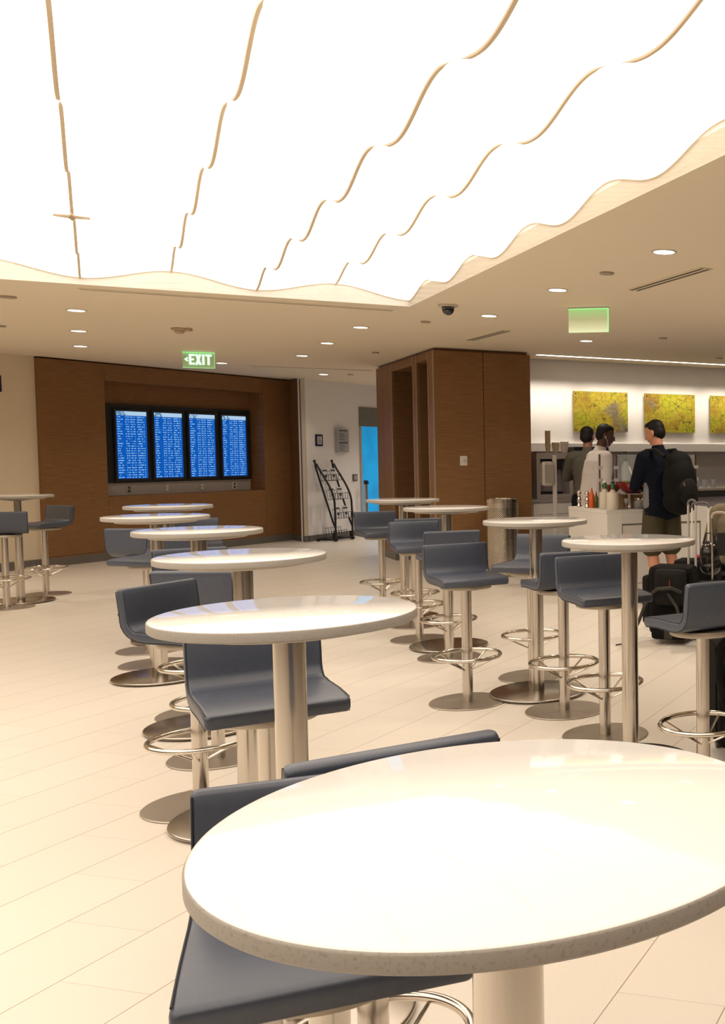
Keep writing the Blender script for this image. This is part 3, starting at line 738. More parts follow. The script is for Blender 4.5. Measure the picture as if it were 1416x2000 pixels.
# ------------------------------------------------------------------ litter bin
bn = empty('litter_bin', (-3.215,12.33,0)); tag(bn, 'cylindrical perforated steel litter bin in front of the walnut block', 'bin')
obj('body', MB().lathe([(0,.02),(.196,.02),(.198,.03),(.198,.90)],64), M['perf'], bn, smooth=True)
obj('rim', MB().lathe([(.199,.885),(.203,.888),(.203,.93),(.199,.935),(.165,.935),(.160,.925),(.160,.80),(.19,.80)],64), M['steel'], bn, smooth=True)
obj('base_ring', MB().cyl(.199,0,.022,48,.003), M['steel'], bn, smooth=True)
obj('liner', MB().cyl(.160,.80,.81,32), M['black'], bn)

# ------------------------------------------------------------------ leaflet rack
rk = empty('leaflet_rack', w2(WH_O,WH_R,.10,-.06), WH_R); tag(rk, 'black tubular leaflet rack with curved sides and wire pockets by the white wall', 'rack')
def bow(x):
    pts = []
    for q in range(15):
        s_ = q/14; z = 1.31-s_*.70; y = -.05-.33*math.sin(s_*math.pi/2)**1.15; pts.append((x,y,z))
    pts += [(x,-.385,.45),(x,-.385,.03)]; return pts
def chord(x): return [(x,-.02,1.34),(x,-.035,1.25),(x,-.20,.75),(x,-.34,.33),(x,-.378,.24)]
for x in (0,.47):
    fr_ = obj('side_frame', MB().tube(bow(x),.017,10).tube(chord(x),.016,10), M['matt_black'], rk, smooth=True)
    obj('finial', MB().ball((x,-.015,1.355),.024,12,8), M['matt_black'], fr_, smooth=True)
    obj('foot', MB().tube([(x,-.42,.03),(x,-.04,.03)],.017,8).box(x-.018,x+.018,-.40,-.36,0,.03).box(x-.018,x+.018,-.07,-.03,0,.03).plate_xz([(x-.004,.03),(x+.004,.03),(x+.004,.15),(x-.004,.15)],-.385,-.33), M['matt_black'], rk)
obj('crossbar', MB().tube([(0,-.385,.04),(.47,-.385,.04)],.014,8).tube([(0,-.06,.04),(.47,-.06,.04)],.012,8), M['matt_black'], rk)
PK = ((1.02,-.12),(.70,-.24),(.38,-.34),(.06,-.20))
for z,y in PK:
    mb = MB(); r_ = .004
    mb.tube([(.02,y,z),(.45,y,z)],r_,6).tube([(.02,y-.09,z+.01),(.45,y-.09,z+.01)],r_,6).tube([(.02,y-.09,z+.11),(.45,y-.09,z+.11)],r_,6).tube([(.02,y+.03,z+.16),(.45,y+.03,z+.16)],r_,6)
    for x in (.03,.10,.17,.235,.30,.37,.44): mb.tube([(x,y+.03,z+.16),(x,y,z),(x,y-.09,z+.01),(x,y-.09,z+.11)],r_,6)
    obj('wire_pocket', mb, M['matt_black'], rk)
lf = 0
for (z,y),row_ in zip(PK[:3], ('top','middle','lower')):
    for x,side in ((.05,'left'),(.27,'right')):
        l_ = empty('leaflet', w2(WH_O,WH_R,.10+x,-.06+y-.03,z+.012), WH_R); tag(l_, 'folded white leaflet with a black band in the %s pocket of the rack, %s one'%(row_,side), 'leaflet','leaflets in the rack')
        o = obj('sheet', MB().box(0,.13,-.008,.008,0,.20), M['paper'], l_); o.rotation_euler=(R(-12),0,0)
        obj('band', MB().box(.005,.125,-.0095,-.008,.15,.18).box(.03,.10,-.0095,-.008,.05,.09), M['ink'], o)

# ------------------------------------------------------------------ serving wall: art, ledge, counter
for i,(a,b,sd_) in enumerate(((.725,1.537,1.3),(1.80,2.614,4.2),(2.872,3.69,7.7),(3.95,4.76,9.3))):
    if i==3: continue
    e = empty('wall_artwork', w2(BW_O,BW_R,a,-.03,1.775), BW_R); tag(e, ('left','middle','right')[i]+' crackled yellow art panel on the serving wall', 'artwork', 'yellow art panels')
    obj('panel', MB().box(0,b-a,-.015,0,0,.553), art_mat(sd_), e)
    for x in (.035,b-a-.035):
        for z in (.035,.518):
            o = obj('standoff', MB().cyl(.011,0,.048,16,.002), M['chrome'], e, loc=(x,.03,z), smooth=True); o.rotation_euler=(R(90),0,0)
lg = obj('wall_ledge', MB().box(-.12,11,-.10,0,1.50,1.615), M['serve_wall'], loc=BW_O, rz=BW_R, bevel=.003); tag(lg, 'long white ledge running along the serving wall under the art', 'ledge')
tag(obj('backsplash', MB().box(-.12,11,-.006,-.001,.90,1.50), plain('grey_backsplash',(.52,.50,.52),.35), loc=BW_O, rz=BW_R), 'pale grey backsplash between the ledge and the rear counter', 'backsplash')
cn = empty('rear_counter', w2(BW_O,BW_R,-.12,-.66), BW_R); tag(cn, 'white panelled rear counter with a stone top along the serving wall', 'counter')
obj('worktop', MB().box(0,5.2,-.02,.64,.855,.885), M['granite'], cn)
obj('carcass', MB().box(.0,5.2,.02,.62,.08,.855), M['white_lam'], cn)
obj('kick', MB().box(.0,5.2,.06,.62,0,.08), M['plate_dark'], cn)
for k in range(9):
    x0 = .03+k*.57; d_ = obj('door', MB().box(x0,x0+.55,-.0,.02,.10,.83), M['white_lam'], cn)
    f_ = .07; mb = MB().box(x0,x0+f_,-.012,0,.10,.83).box(x0+.55-f_,x0+.55,-.012,0,.10,.83).box(x0+f_,x0+.55-f_,-.012,0,.10,.17).box(x0+f_,x0+.55-f_,-.012,0,.70,.83); obj('stile', mb, M['white_lam'], d_)
# appliance stack at the left end of the counter
ap = empty('coffee_machine', w2(BW_O,BW_R,.02,-.56,.886), BW_R); tag(ap, 'grey boxy coffee machine with dark hollow front at the left end of the rear counter', 'coffee machine')
obj('housing', MB().box(0,.50,.05,.42,.0,.06).box(0,.05,.05,.42,.06,.52).box(.45,.50,.05,.42,.06,.52).box(0,.50,.05,.42,.52,.60).box(0,.50,.36,.42,.06,.52), M['grey_steel'], ap)
obj('brew_head', MB().box(.06,.36,.08,.3,.38,.50).box(.12,.16,.12,.16,.30,.38).box(.26,.30,.12,.16,.30,.38), M['black'], ap)
obj('drip_tray', MB().box(.06,.36,.06,.34,.06,.09), M['black'], ap)
ap2 = empty('bean_grinder', w2(BW_O,BW_R,.56,-.52,.886), BW_R); tag(ap2, 'tall black drinks machine behind the grey shirted worker', 'drinks machine')
obj('body', MB().box(0,.5,.05,.42,.0,.18).box(.0,.5,.3,.42,.18,.46).box(0,.5,.05,.42,.46,.68), M['black'], ap2, bevel=.01)
obj('shelf', MB().box(.02,.48,.02,.34,.18,.20), M['chrome'], ap2)
obj('nozzle', MB().cyl(.02,.38,.46,16,0,(.15,.14,0)).cyl(.02,.38,.46,16,0,(.35,.14,0)), M['chrome'], ap2)
# stacked cups on the coffee machine
ORD = ('topmost','second from the top','third from the top','fourth from the top','fifth from the top','lowest')
def cups(x,y,z,n,mt,kind,stack,r,h):
    p_ = w2(BW_O,BW_R,x,y)
    for k in range(n):
        mb = MB().lathe([(r*.70,0),(r,h),(r*1.05,h+.002),(r*1.05,h+.008),(r*.96,h+.008),(r*.66,.004),(0,.004)],24)
        o = obj('paper_cup', mb, M[mt], loc=(p_[0],p_[1],z+k*.036), smooth=True)
        where = ORD[n-1-k] if k else 'lowest'
        tag(o, '%s paper cup, %s of the %s'%(kind,where,stack), 'paper cup', stack)
cups(.225,-.38,1.487,6,'kraft','kraft','tall narrow cup stack',.036,.10)
cups(.325,-.40,1.487,2,'kraft','wide kraft','middle cup stack',.050,.09)
cups(.445,-.40,1.487,2,'white_cup','wide white','right cup stack',.056,.10)
# dispenser on a post
dp = empty('dispenser_stand', (-2.405,11.55,0), R(20)); tag(dp, 'silver rounded dispenser mounted on a square steel post left of the workers', 'dispenser')
obj('post', MB().box(-.022,.022,-.022,.022,.02,1.455), M['grey_steel'], dp, bevel=.004)
obj('housing', MB().box(-.155,-.012,-.09,.05,1.11,1.385), plain('satin_silver',(.42,.40,.36),.3,metal=.7), dp, bevel=.035)
obj('base', MB().box(-.2,.2,-.2,.2,0,.02), M['grey_steel'], dp)
# black topped bar section at the right
bc = empty('serving_bar', w2(IS_O,IS_R,1.28,.55), IS_R); tag(bc, 'serving bar with a thick black top at the right edge behind the luggage', 'counter')
obj('top', MB().box(0,3.2,0,.7,.99,1.06), M['black'], bc)
obj('rail', MB().box(0,3.2,.02,.68,1.06,1.085), M['granite'], bc)
obj('front', MB().box(.02,3.2,.06,.66,.0,.99), plain('mauve_grey_front',(.30,.27,.33),.5), bc)
obj('groove', MB().box(.02,3.2,.052,.06,.62,.63).box(.9,.91,.052,.06,.0,.99).box(2.0,2.01,.052,.06,0,.99), M['groove'], bc)
# island
il = empty('serving_island', IS_O, IS_R); tag(il, 'white laminate serving island with condiments on top', 'counter')
IW, IDp = 1.22, .98
obj('carcass', MB().box(.0,IW,.0,IDp,.06,.875), M['white_lam'], il)
obj('kick', MB().box(.03,IW-.03,.03,IDp-.03,0,.06), M['white_lam'], il)
obj('worktop', MB().box(-.004,IW,-.004,IDp,.875,.91), M['white_lam'], il, bevel=.002)
mb = MB().box(.0,.16,-.012,0,.06,.875).box(IW-.16,IW,-.012,0,.06,.875).box(.16,IW-.16,-.012,0,.77,.875).box(.16,IW-.16,-.012,0,.06,.16)
obj('front_frame', mb, M['white_lam'], il, bevel=.002)
obj('groove', MB().box(.16,IW-.16,-.004,-.001,.16,.165).box(.16,IW-.16,-.006,-.001,.755,.77).box(.16,.168,-.006,-.001,.16,.77).box(IW-.168,IW-.16,-.006,-.001,.16,.77), M['groove'], il)

# sneeze guard
sg = empty('sneeze_guard', w2(IS_O,IS_R,0,0,.91), IS_R); tag(sg, 'clear glass sneeze guard on slim steel posts over the island', 'glass screen')
def wl(x,y):   # world point to island coordinates
    dx,dy = x-IS_O[0], y-IS_O[1]; c,s = math.cos(IS_R),math.sin(IS_R); return c*dx+s*dy, -s*dx+c*dy
GP = [wl(-1.735,10.55), wl(-1.575,10.60), wl(-.785,11.05)]
for x,y in GP:
    pst = obj('post', MB().cyl(.011,0,.555,20,0,(x,y,0)), M['chrome'], sg, smooth=True)
    for z_ in (.27,.40): obj('clamp', MB().box(x-.014,x+.030,y-.018,y+.018,z_,z_+.035), M['grey_steel'], pst)
x0,y0_ = GP[1]; x1,y1_ = GP[2]
mb = MB().prism([(x0+.02,y0_-.003),(x1,y1_-.003),(x1,y1_+.003),(x0+.02,y0_+.003)],.22,.545); obj('pane', mb, M['glass'], sg)
mb = MB().tube([(x0,y0_,.545),(x1,y1_,.545)],.0035,6).tube([(x0,y0_,.22),(x1,y1_,.22)],.0035,6); obj('pane_edge', mb, M['sign_grey'], sg)
# condiments on the island
def on(x,y,z=.911): return w2(IS_O,IS_R,x,y,z)
def mill(x,y,lb):
    e = empty('pepper_mill', on(x,y)); tag(e, lb, 'pepper mill', 'steel mills on the island')
    obj('body', MB().lathe([(0,0),(.026,0),(.027,.012),(.018,.03),(.021,.06),(.024,.08),(.016,.10),(.018,.12)],24), M['chrome'], e, smooth=True)
    obj('knob', MB().lathe([(.018,.12),(.024,.14),(.023,.16),(.012,.175),(0,.178)],24), M['chrome'], e, smooth=True)
mill(.045,.80,'left steel pepper mill on the island'); mill(.05,.60,'right steel pepper mill touching the orange sauce bottle')
def bottle(x,y,h,r,body,capm,lb,cat='bottle',z=.911,name='sauce_bottle'):
    e = empty(name, on(x,y,z)); tag(e, lb, cat)
    obj('body', MB().lathe([(0,0),(r,0),(r*1.03,.01),(r,h*.62),(r*.55,h*.76),(r*.35,h*.80)],24), M[body], e, smooth=True)
    obj('cap', MB().lathe([(r*.42,h*.80),(r*.40,h*.86),(r*.15,h),(0,h)],20), M[capm], e, smooth=True); return e
bottle(.085,.56,.21,.028,'orange','orange','orange squeeze bottle of sauce beside the pepper mill')
bottle(.11,.50,.17,.020,'olive_glass','red','small green bottle between the orange bottle and the crock')
def crock(x,y,r,h,lb):
    o = obj('crock', MB().lathe([(0,0),(r*.98,0),(r,.006),(r,h-.004),(r*.97,h),(r*.9,h),(r*.9,.02),(0,.02)],36), M['ceramic'], loc=on(x,y), smooth=True); tag(o, lb, 'crock', 'cream crocks'); return o
crock(.10,.26,.056,.172,'farther cream ceramic crock holding a green wrapped bottle')
crock(.11,.09,.064,.175,'nearer cream ceramic crock holding a bottle with a black cap')
def wrapped(x,y,capm,lb,z):
    e = empty('dressing_bottle', on(x,y,z)); tag(e, lb, 'bottle')
    obj('body', MB().lathe([(0,0),(.036,0),(.038,.10),(.036,.15),(.018,.18)],24), M['ceramic'], e, smooth=True)
    obj('wrap', MB().lathe([(.018,.18),(.020,.185),(.019,.235),(.016,.24)],20), M['green_cap'], e, smooth=True)
    obj('cap', MB().ball((0,0,.25),(.022,.022,.014),16,10), M[capm], e, smooth=True)
wrapped(.10,.26,'white_cup','dressing bottle with a green neck and white cap in the farther crock',.935)
wrapped(.11,.09,'black','dressing bottle with a green neck and black cap in the nearer crock',.932)
def bowl(name,x,y,z,r,h,mt,lb):
    o = obj(name, MB().lathe([(0,0),(r*.42,0),(r*.62,h*.15),(r*.86,h*.5),(r,h),(r*.97,h),(r*.82,h*.52),(r*.58,h*.2),(0,h*.08)],40), M[mt], loc=on(x,y,z), smooth=True); tag(o, lb, 'bowl'); return o
def tub(x,y,r,h,lb):
    o = obj('wooden_tub', MB().lathe([(0,0),(r*.9,0),(r,h),(r*.93,h),(r*.85,.02),(0,.02)],32), M['wood_light'], loc=on(x,y), smooth=True); tag(o, lb, 'tub','bamboo tubs under the red bowls')
tub(.29,.25,.058,.155,'left bamboo tub under the rim of the red bowls'); tub(.46,.27,.070,.150,'right bamboo tub behind the glass jar')
bowl('salad_bowl',.25,.43,1.071,.105,.080,'red','smaller dark red salad bowl behind the big red bowl')
bowl('salad_bowl',.35,.13,1.071,.165,.115,'red','big dark red salad bowl in front of the customer')
# stand that carries the bowls
bs = empty('bowl_stand', on(.18,.02)); tag(bs, 'low steel riser under the red salad bowls', 'riser'); bs.rotation_euler=(0,0,IS_R)
obj('shelf', MB().box(0,.38,0,.50,.152,.158), M['grey_steel'], bs)
for x in (.008,.372):
    for y in (.008,.492): obj('leg', MB().cyl(.005,0,.150,10,0,(x,y,0)), M['chrome'], bs)
mb = MB(); rr = random.Random(3)
for k in range(60):
    a = rr.random()*6.28; q = rr.random()**.5*.12; mb.ball((q*math.cos(a),q*math.sin(a),.075+rr.random()*.04),(.018+rr.random()*.015,.012,.008),8,5,rr.random()*2)
sl = obj('salad', mb, M['lettuce'], loc=on(.35,.13,1.078), smooth=True); tag(sl, 'heap of green salad leaves in the big red bowl', 'salad'); sl['kind']='stuff'
jr = empty('glass_jar', on(.40,.085)); tag(jr, 'squat dark glass jar at the front edge of the island', 'jar')
obj('body', MB().lathe([(0,0),(.05,0),(.058,.02),(.058,.07),(.04,.095)],28), M['jar_glass'], jr, smooth=True)
obj('contents', MB().cyl(.05,.004,.06,24), M['black'], jr); obj('lid', MB().lathe([(.042,.095),(.044,.10),(.044,.112),(0,.118)],24), M['chrome'], jr, smooth=True)
wgl = tag(obj('stem_glass', MB().lathe([(.025,0),(.005,.006),(.005,.05),(.022,.075),(.025,.11),(.022,.11),(.018,.08),(0,.06)],20), M['jar_glass'], loc=on(.24,.06), smooth=True), 'small clear stem glass at the front edge beside the crock', 'glass')
tb = bowl('teal_bowl',.56,.44,1.197,.075,.06,'teal','upturned teal bowl beside the customer\'s hand'); tb.rotation_euler=(R(180),0,0); tb.location.z += .06
rs = empty('sample_riser', on(.56,.44)); tag(rs, 'clear acrylic riser that lifts the teal bowl behind the red bowls', 'riser')
obj('body', MB().box(-.06,.06,-.05,.05,0,.285), M['glass'], rs)
pb_ = empty('pump_bottle', on(.56,.74)); tag(pb_, 'clear pump bottle with a black pump behind the sneeze guard', 'bottle')
obj('body', MB().lathe([(0,0),(.045,0),(.047,.02),(.047,.42),(.03,.46),(.014,.48)],24), M['jar_glass'], pb_, smooth=True)
obj('pump', MB().lathe([(.014,.48),(.016,.485),(.016,.51),(.006,.515),(.006,.575),(0,.575)],16).box(-.035,.02,-.008,.008,.572,.584), M['black'], pb_)
tg = obj('salad_tongs', MB().tube([(0,0,0),(-.06,0,.16),(-.068,0,.175),(-.055,.004,.16),(.012,.012,.0)],.006,8), M['white_cup'], loc=on(.42,.22,1.165), smooth=True); tag(tg, 'white handled salad tongs standing up out of the bowls', 'tongs')
# jars of toppings on the rear counter and glassware on the bar
rr = random.Random(5)
for k in range(7):
    x = 1.15+k*.16; h = .10+.08*rr.random()
    o = obj('topping_jar', MB().lathe([(0,0),(.04,0),(.042,h*.8),(.03,h)],20), M['jar_glass'] if k%2 else M['ceramic'], loc=w2(BW_O,BW_R,x,-.30,.887), smooth=True); tag(o, 'topping jar on the rear counter seen through the sneeze guard, number %s from the left'%('one','two','three','four','five','six','seven')[k], 'jar','jars on the rear counter')
for k,(nm) in enumerate(('leftmost','second','third','rightmost')):
    o = obj('drinking_glass', MB().lathe([(0,.0),(.028,0),(.034,.09),(.031,.09),(.026,.006),(0,.006)],20), M['jar_glass'], loc=w2(w2(IS_O,IS_R,1.28,.55),IS_R,.10+k*.11,.30,1.086), smooth=True); tag(o, nm+' clear glass in the row on the black topped bar', 'glass','glasses on the bar')
bl_ = empty('blue_lamp', w2(w2(IS_O,IS_R,1.28,.55),IS_R,.12,.45,1.086)); tag(bl_, 'small glowing blue lamp on the black topped bar', 'lamp')
obj('stem', MB().cyl(.008,0,.19,12).cyl(.04,0,.01,20), M['chrome'], bl_)
obj('bulb', MB().ball((0,0,.215),.028,16,10).ball((.02,0,.15),.022,14,10), M['blue_lamp'], bl_, smooth=True)
l = bpy.data.lights.new('blue_lamp_light','POINT'); l.energy=.8; l.color=(.1,.15,1); l.shadow_soft_size=.04; lo=bpy.data.objects.new('blue_lamp_light',l); C.objects.link(lo); q=bl_.location; lo.location=(q.x,q.y-.05,q.z+.25)

# ------------------------------------------------------------------ people
def hand(mb, wrist, dirv, palm_n, s=1.0, curl=.5, thumb=1):
    """palm and five separate bent fingers grown from the wrist"""
    d = Vector(dirv).normalized(); n_ = Vector(palm_n); n_ = (n_-d*n_.dot(d)).normalized(); sd = d.cross(n_)
    w_ = Vector(wrist)
    for k in range(4):
        off = (k-1.5)*.019*s
        mb.cap(w_+sd*off*.5, w_+d*.075*s+sd*off, .015*s, .012*s)
        L_ = (.034,.040,.038,.030)[k]*s; a = w_+d*.080*s+sd*off; c = curl; prev = a; dd = d.copy()
        for q in range(3):
            dd = (dd*math.cos(c)+n_*math.sin(c)).normalized(); n2 = (n_*math.cos(c)-d*0).normalized()
            nx = prev+dd*L_*(1-.2*q); mb.cap(prev, nx, (.0092-.0008*q)*s, (.0085-.0008*q)*s); prev = nx
    a = w_+d*.025*s+sd*thumb*.022*s; b = a+(d*.5+sd*thumb*.8).normalized()*.035*s; c_ = b+(d*.85+sd*thumb*.25+n_*.4).normalized()*.030*s
    mb.cap(a,b,.013*s,.011*s).cap(b,c_,.0105*s,.009*s)
def head(mb, c, yaw=0, pitch=0, s=1.0):
    mt = Matrix.Translation(c) @ Matrix.Rotation(yaw,4,'Z') @ Matrix.Rotation(pitch,4,'X')
    def b(p,r):
        bmesh.ops.create_uvsphere(mb.bm,u_segments=20,v_segments=14,radius=1,matrix=mt @ Matrix.Translation(Vector(p)*s) @ Matrix.Diagonal((r[0]*s,r[1]*s,r[2]*s,1)))
    b((0,-.012,.03),(.076,.094,.088)); b((0,.018,-.02),(.062,.072,.085)); b((0,.045,-.085),(.034,.032,.026))
    b((0,.088,-.012),(.011,.020,.024)); b((0,.100,-.028),(.015,.014,.011)); b((0,.082,-.058),(.024,.012,.009)); b((0,.078,-.047),(.022,.012,.006))
    b((.03,.074,.018),(.022,.012,.008)); b((-.03,.074,.018),(.022,.012,.008)); b((.077,-.01,-.012),(.010,.020,.032)); b((-.077,-.01,-.012),(.010,.020,.032))
    b((.03,.078,.001),(.011,.008,.007)); b((-.03,.078,.001),(.011,.008,.007))
    return mt
def hair(mt, s, mat, parent, extra=()):
    mb = MB()
    for p,r in [((0,-.024,.044),(.080,.088,.082)),((0,-.045,-.002),(.075,.066,.078)),((0,.004,.080),(.070,.070,.038))]+list(extra):
        bmesh.ops.create_uvsphere(mb.bm,u_segments=20,v_segments=14,radius=1,matrix=mt @ Matrix.Translation(Vector(p)*s) @ Matrix.Diagonal((r[0]*s,r[1]*s,r[2]*s,1)))
    return organic('hair', mb, mat, parent, .008, 2)
def torso(mb, S, k, prof):
    for (z0,a0,b0),(z1,a1,b1) in zip(prof, prof[1:]):
        for q in range(4):
            f = q/4; z = z0+(z1-z0)*f; mb.ball(S((0,-.005,z)), ((a0+(a1-a0)*f)*k,(b0+(b1-b0)*f)*k,.065*k))
    z,a,b = prof[-1]; mb.ball(S((0,-.005,z)),(a*k,b*k,.05*k))
def person(label, loc, rz, k, arms, skinm, headyaw=0, headpitch=0, lean=0, legs=True, shirt='shirt_white', pants='trousers', hairm='hair_black', sleeves=True, short_legs=False, jacket=False, bulk=1.0):
    """standing figure about 1.76 m tall times k; local +y is where the chest faces"""
    e = empty('person', loc, rz); tag(e, label, 'person')
    S = lambda p: Vector((p[0]*k, p[1]*k+lean*max(0,(p[2]-.95))*k, p[2]*k))
    body = MB(); hc_ = S((0,.035,1.625)); hc_.y += lean*.03
    mt = head(body, hc_, headyaw, headpitch, k)
    body.cap(S((0,-.01,1.44)), S((0,.015,1.57)), .058*k, .052*k)
    body.cap(S((-.15,0,1.40)), S((.15,0,1.40)), .055*k); torso(body, S, k, ((.90,.158,.105),(1.0,.150,.10),(1.10,.140,.096),(1.22,.155,.102),(1.34,.160,.10),(1.41,.12,.08)))
    cl = MB(); B_ = bulk
    torso(cl, S, k, ((.86,.182*B_,.130*B_),(.98,.176*B_,.130*B_),(1.10,.166*B_,.126*B_),(1.22,.176*B_,.128*B_),(1.34,.180*B_,.118*B_),(1.42,.125,.09))); cl.cap(S((-.155,0,1.395)), S((.155,0,1.395)), .070*k); cl.cap(S((0,-.01,1.43)),S((0,0,1.475)),.075*k,.064*k)
    for sgn,(el,wr,hd,pn) in zip((-1,1),arms):
        sh = (sgn*.185,0,1.385)
        body.chain([S(sh),S(el),S(wr)],[.050*k,.040*k,.027*k]); hand(body, S(wr), Vector(hd), Vector(pn), k, .45, thumb=-sgn)
        fw = tuple(a+(b-a)*.93 for a,b in zip(el,wr))
        if sleeves: cl.chain([S(sh),S(el),S(fw)],[.068*k,.055*k,.042*k])
        else: cl.chain([S(sh),S(el)],[.066*k,.055*k])
    pn_ = MB(); pn_.ball(S((0,-.015,.93)), (.176*k,.130*k,.13*k))
    for sgn in (-1,1):
        hp,kn,an = (sgn*.09,0,.90),(sgn*.105,.015,.50),(sgn*.115,-.02,.09)
        body.chain([S(hp),S(kn),S((sgn*.112,-.03,.34)),S(an)],[.085*k,.055*k,.055*k,.036*k]); body.cap(S((sgn*.115,-.04,.045)), S((sgn*.13,.13,.035)), .036*k,.030*k)
        if short_legs: pn_.chain([S(hp),S((sgn*.11,.01,.56))],[.108*k,.112*k])
        else: pn_.chain([S(hp),S(kn),S((sgn*.115,-.02,.12))],[.105*k,.082*k,.070*k])
        sh_ = MB(); sh_.cap(S((sgn*.115,-.045,.045)), S((sgn*.133,.155,.035)), .044*k,.035*k); organic('shoe', sh_, M['black'], e, .008, 2)
    organic('body', body, skinm, e, .0065*k, 3)
    organic('shirt' if not jacket else 'jacket', cl, M[shirt], e, .010, 3)
    organic('shorts' if short_legs else 'trousers', pn_, M[pants], e, .010, 2)
    hair(mt, k, M[hairm], e)
    return e, S, mt
# customer with backpack, serving himself
cust, S, mt = person('man in a black jacket and olive shorts wearing a backpack at the salad bowls', (-1.04,10.02,0), R(44), 1.03,
    [((-.25,.07,1.12),(-.10,.27,1.13),(.5,.8,.1),(.3,0,-1)), ((.28,.10,1.12),(.14,.36,1.08),(-.3,.9,0),(-.3,0,-1))], M['skin_light'], headyaw=R(25), headpitch=R(-18), lean=.10,
    shirt='jacket', pants='shorts', short_legs=True, jacket=True, bulk=1.12)
mb = MB()   # grey side panels of the jacket
for sg_ in (-1,1): mb.cap(S((sg_*.135,.0,1.22)),S((sg_*.150,-.0,.95)),.050,.062)
organic('side_panel', mb, M['jacket_grey'], cust, .010, 2)
bp = empty('backpack', cust.location, cust.rotation_euler.z); tag(bp, 'bulky black backpack worn by the man in olive shorts', 'backpack')
mb = MB(); mb.ball((0,-.28,1.18),(.18,.15,.28)); mb.ball((0,-.26,1.37),(.15,.11,.13)); mb.ball((0,-.29,1.02),(.185,.15,.14)); mb.ball((0,-.32,1.10),(.16,.14,.16)); organic('main_bag', mb, M['fabric_black'], bp, .012, 3)
mb = MB(); mb.ball((0,-.39,1.10),(.12,.07,.16)); organic('front_pocket', mb, M['fabric_dark'], bp, .010, 3)
for sg_ in (-1,1):
    obj('strap', MB().tube([(sg_*.10,-.17,1.44),(sg_*.12,-.06,1.505),(sg_*.13,.07,1.50),(sg_*.15,.17,1.36),(sg_*.17,.17,1.18),(sg_*.16,-.02,1.04)],.020,8), M['fabric_dark'], bp, smooth=True)
obj('haul_loop', MB().tube([(-.04,-.20,1.45),(-.03,-.22,1.49),(.03,-.22,1.49),(.04,-.20,1.45)],.010,8), M['fabric_black'], bp, smooth=True)
for x,y,z in ((.06,-.37,1.33),(-.05,-.375,1.31),(.10,-.41,1.17),(.02,-.46,1.12),(-.08,-.44,1.20)):
    obj('zip_pull', MB().tube([(x,y,z),(x+.008,y-.006,z-.035)],.0045,6), M['chrome'], bp)
# worker in a pale shirt
wk, S, mt = person('man in a pale dress shirt with white earphones looking down at the island', (-1.93,11.33,0), R(-56), 1.03,
    [((-.26,.06,1.12),(-.20,.26,1.02),(.1,.9,-.3),(.2,0,-1)), ((.27,.0,1.12),(.24,.22,.98),(-.1,.9,-.3),(-.2,0,-1))], M['skin_dark'], headyaw=R(-22), headpitch=R(-14), lean=.16, bulk=1.15, shirt='shirt_white', hairm='hair_black')
mb = MB(); q0 = mt @ Vector((-.088,0,-.02)); mb.tube([q0, q0+Vector((0,.02,-.05)), q0+Vector((.03,.05,-.16)), q0+Vector((.06,.06,-.24))],.0017,6); mb.ball(q0,(.007,.007,.010),10,8)
mb2 = MB(); q1 = mt @ Vector((.088,0,-.02)); mb.tube([q1, q1+Vector((0,.02,-.05)), q1+Vector((-.03,.05,-.16)), q1+Vector((-.06,.06,-.24))],.0017,6); mb.ball(q1,(.007,.007,.010),10,8)
obj('earphones', mb, M['plate_light'], wk)
# worker in grey
gk, S, mt = person('man in an olive grey shirt seen from behind at the drinks machine', (-2.17,12.35,0), R(12), 1.03,
    [((-.25,.12,1.15),(-.14,.34,1.16),(.1,.9,.0),(.2,0,-1)), ((.25,.12,1.15),(.14,.34,1.16),(-.1,.9,.0),(-.2,0,-1))], M['skin_mid'], headyaw=R(-20), headpitch=R(-8), shirt='shirt_grey', hairm='hair_brown')
# seated woman at the right edge, on a chair
wo = empty('person', (-.285,8.95,0), R(10)); tag(wo, 'seated woman with blonde hair in a taupe sweater at the right edge', 'person')
body = MB(); mt = head(body, Vector((0,.03,1.20)), R(10), R(-10), .95)
body.cap((0,-.01,1.02),(0,.01,1.13),.05,.045); body.cap((-.13,0,.97),(.13,0,.97),.048); torso(body, Vector, 1, ((.52,.165,.12),(.62,.14,.10),(.72,.13,.095),(.85,.145,.095),(.95,.12,.08)))
cl = MB(); torso(cl, Vector, 1, ((.54,.180,.135),(.64,.165,.125),(.74,.155,.12),(.87,.172,.12),(.97,.13,.09))); cl.cap((-.14,0,.975),(.14,0,.975),.062); cl.cap((0,-.01,1.0),(0,0,1.045),.066,.055)
for sg_ in (-1,1):
    el = (sg_*.23,.03,.72); wr = (sg_*.16,.26,.66)
    body.chain([(sg_*.165,0,.96),el,wr],[.045,.036,.024]); hand(body, wr, (-sg_*.4,.9,-.1), (0,0,-1), .9, .4, thumb=-sg_); cl.chain([(sg_*.165,0,.96),el,(sg_*.165,.24,.665)],[.062,.052,.040])
    body.chain([(sg_*.09,.0,.53),(sg_*.10,.42,.52),(sg_*.10,.42,.30),(sg_*.10,.40,.09)],[.08,.058,.050,.034]); body.cap((sg_*.10,.37,.045),(sg_*.11,.55,.035),.034,.028)
organic('body', body, M['skin_light'], wo, .0065, 3); organic('sweater', cl, M['sweater'], wo, .010, 3)
pn_ = MB(); pn_.ball((0,0,.545),(.172,.13,.09))
for sg_ in (-1,1): pn_.chain([(sg_*.09,.0,.53),(sg_*.10,.42,.52),(sg_*.10,.42,.30),(sg_*.10,.40,.12)],[.095,.078,.064,.055])
organic('trousers', pn_, M['trousers'], wo, .010, 2)
for sg_ in (-1,1): mb = MB(); mb.cap((sg_*.10,.365,.045),(sg_*.11,.57,.035),.042,.034); organic('shoe', mb, M['black'], wo, .008, 2)
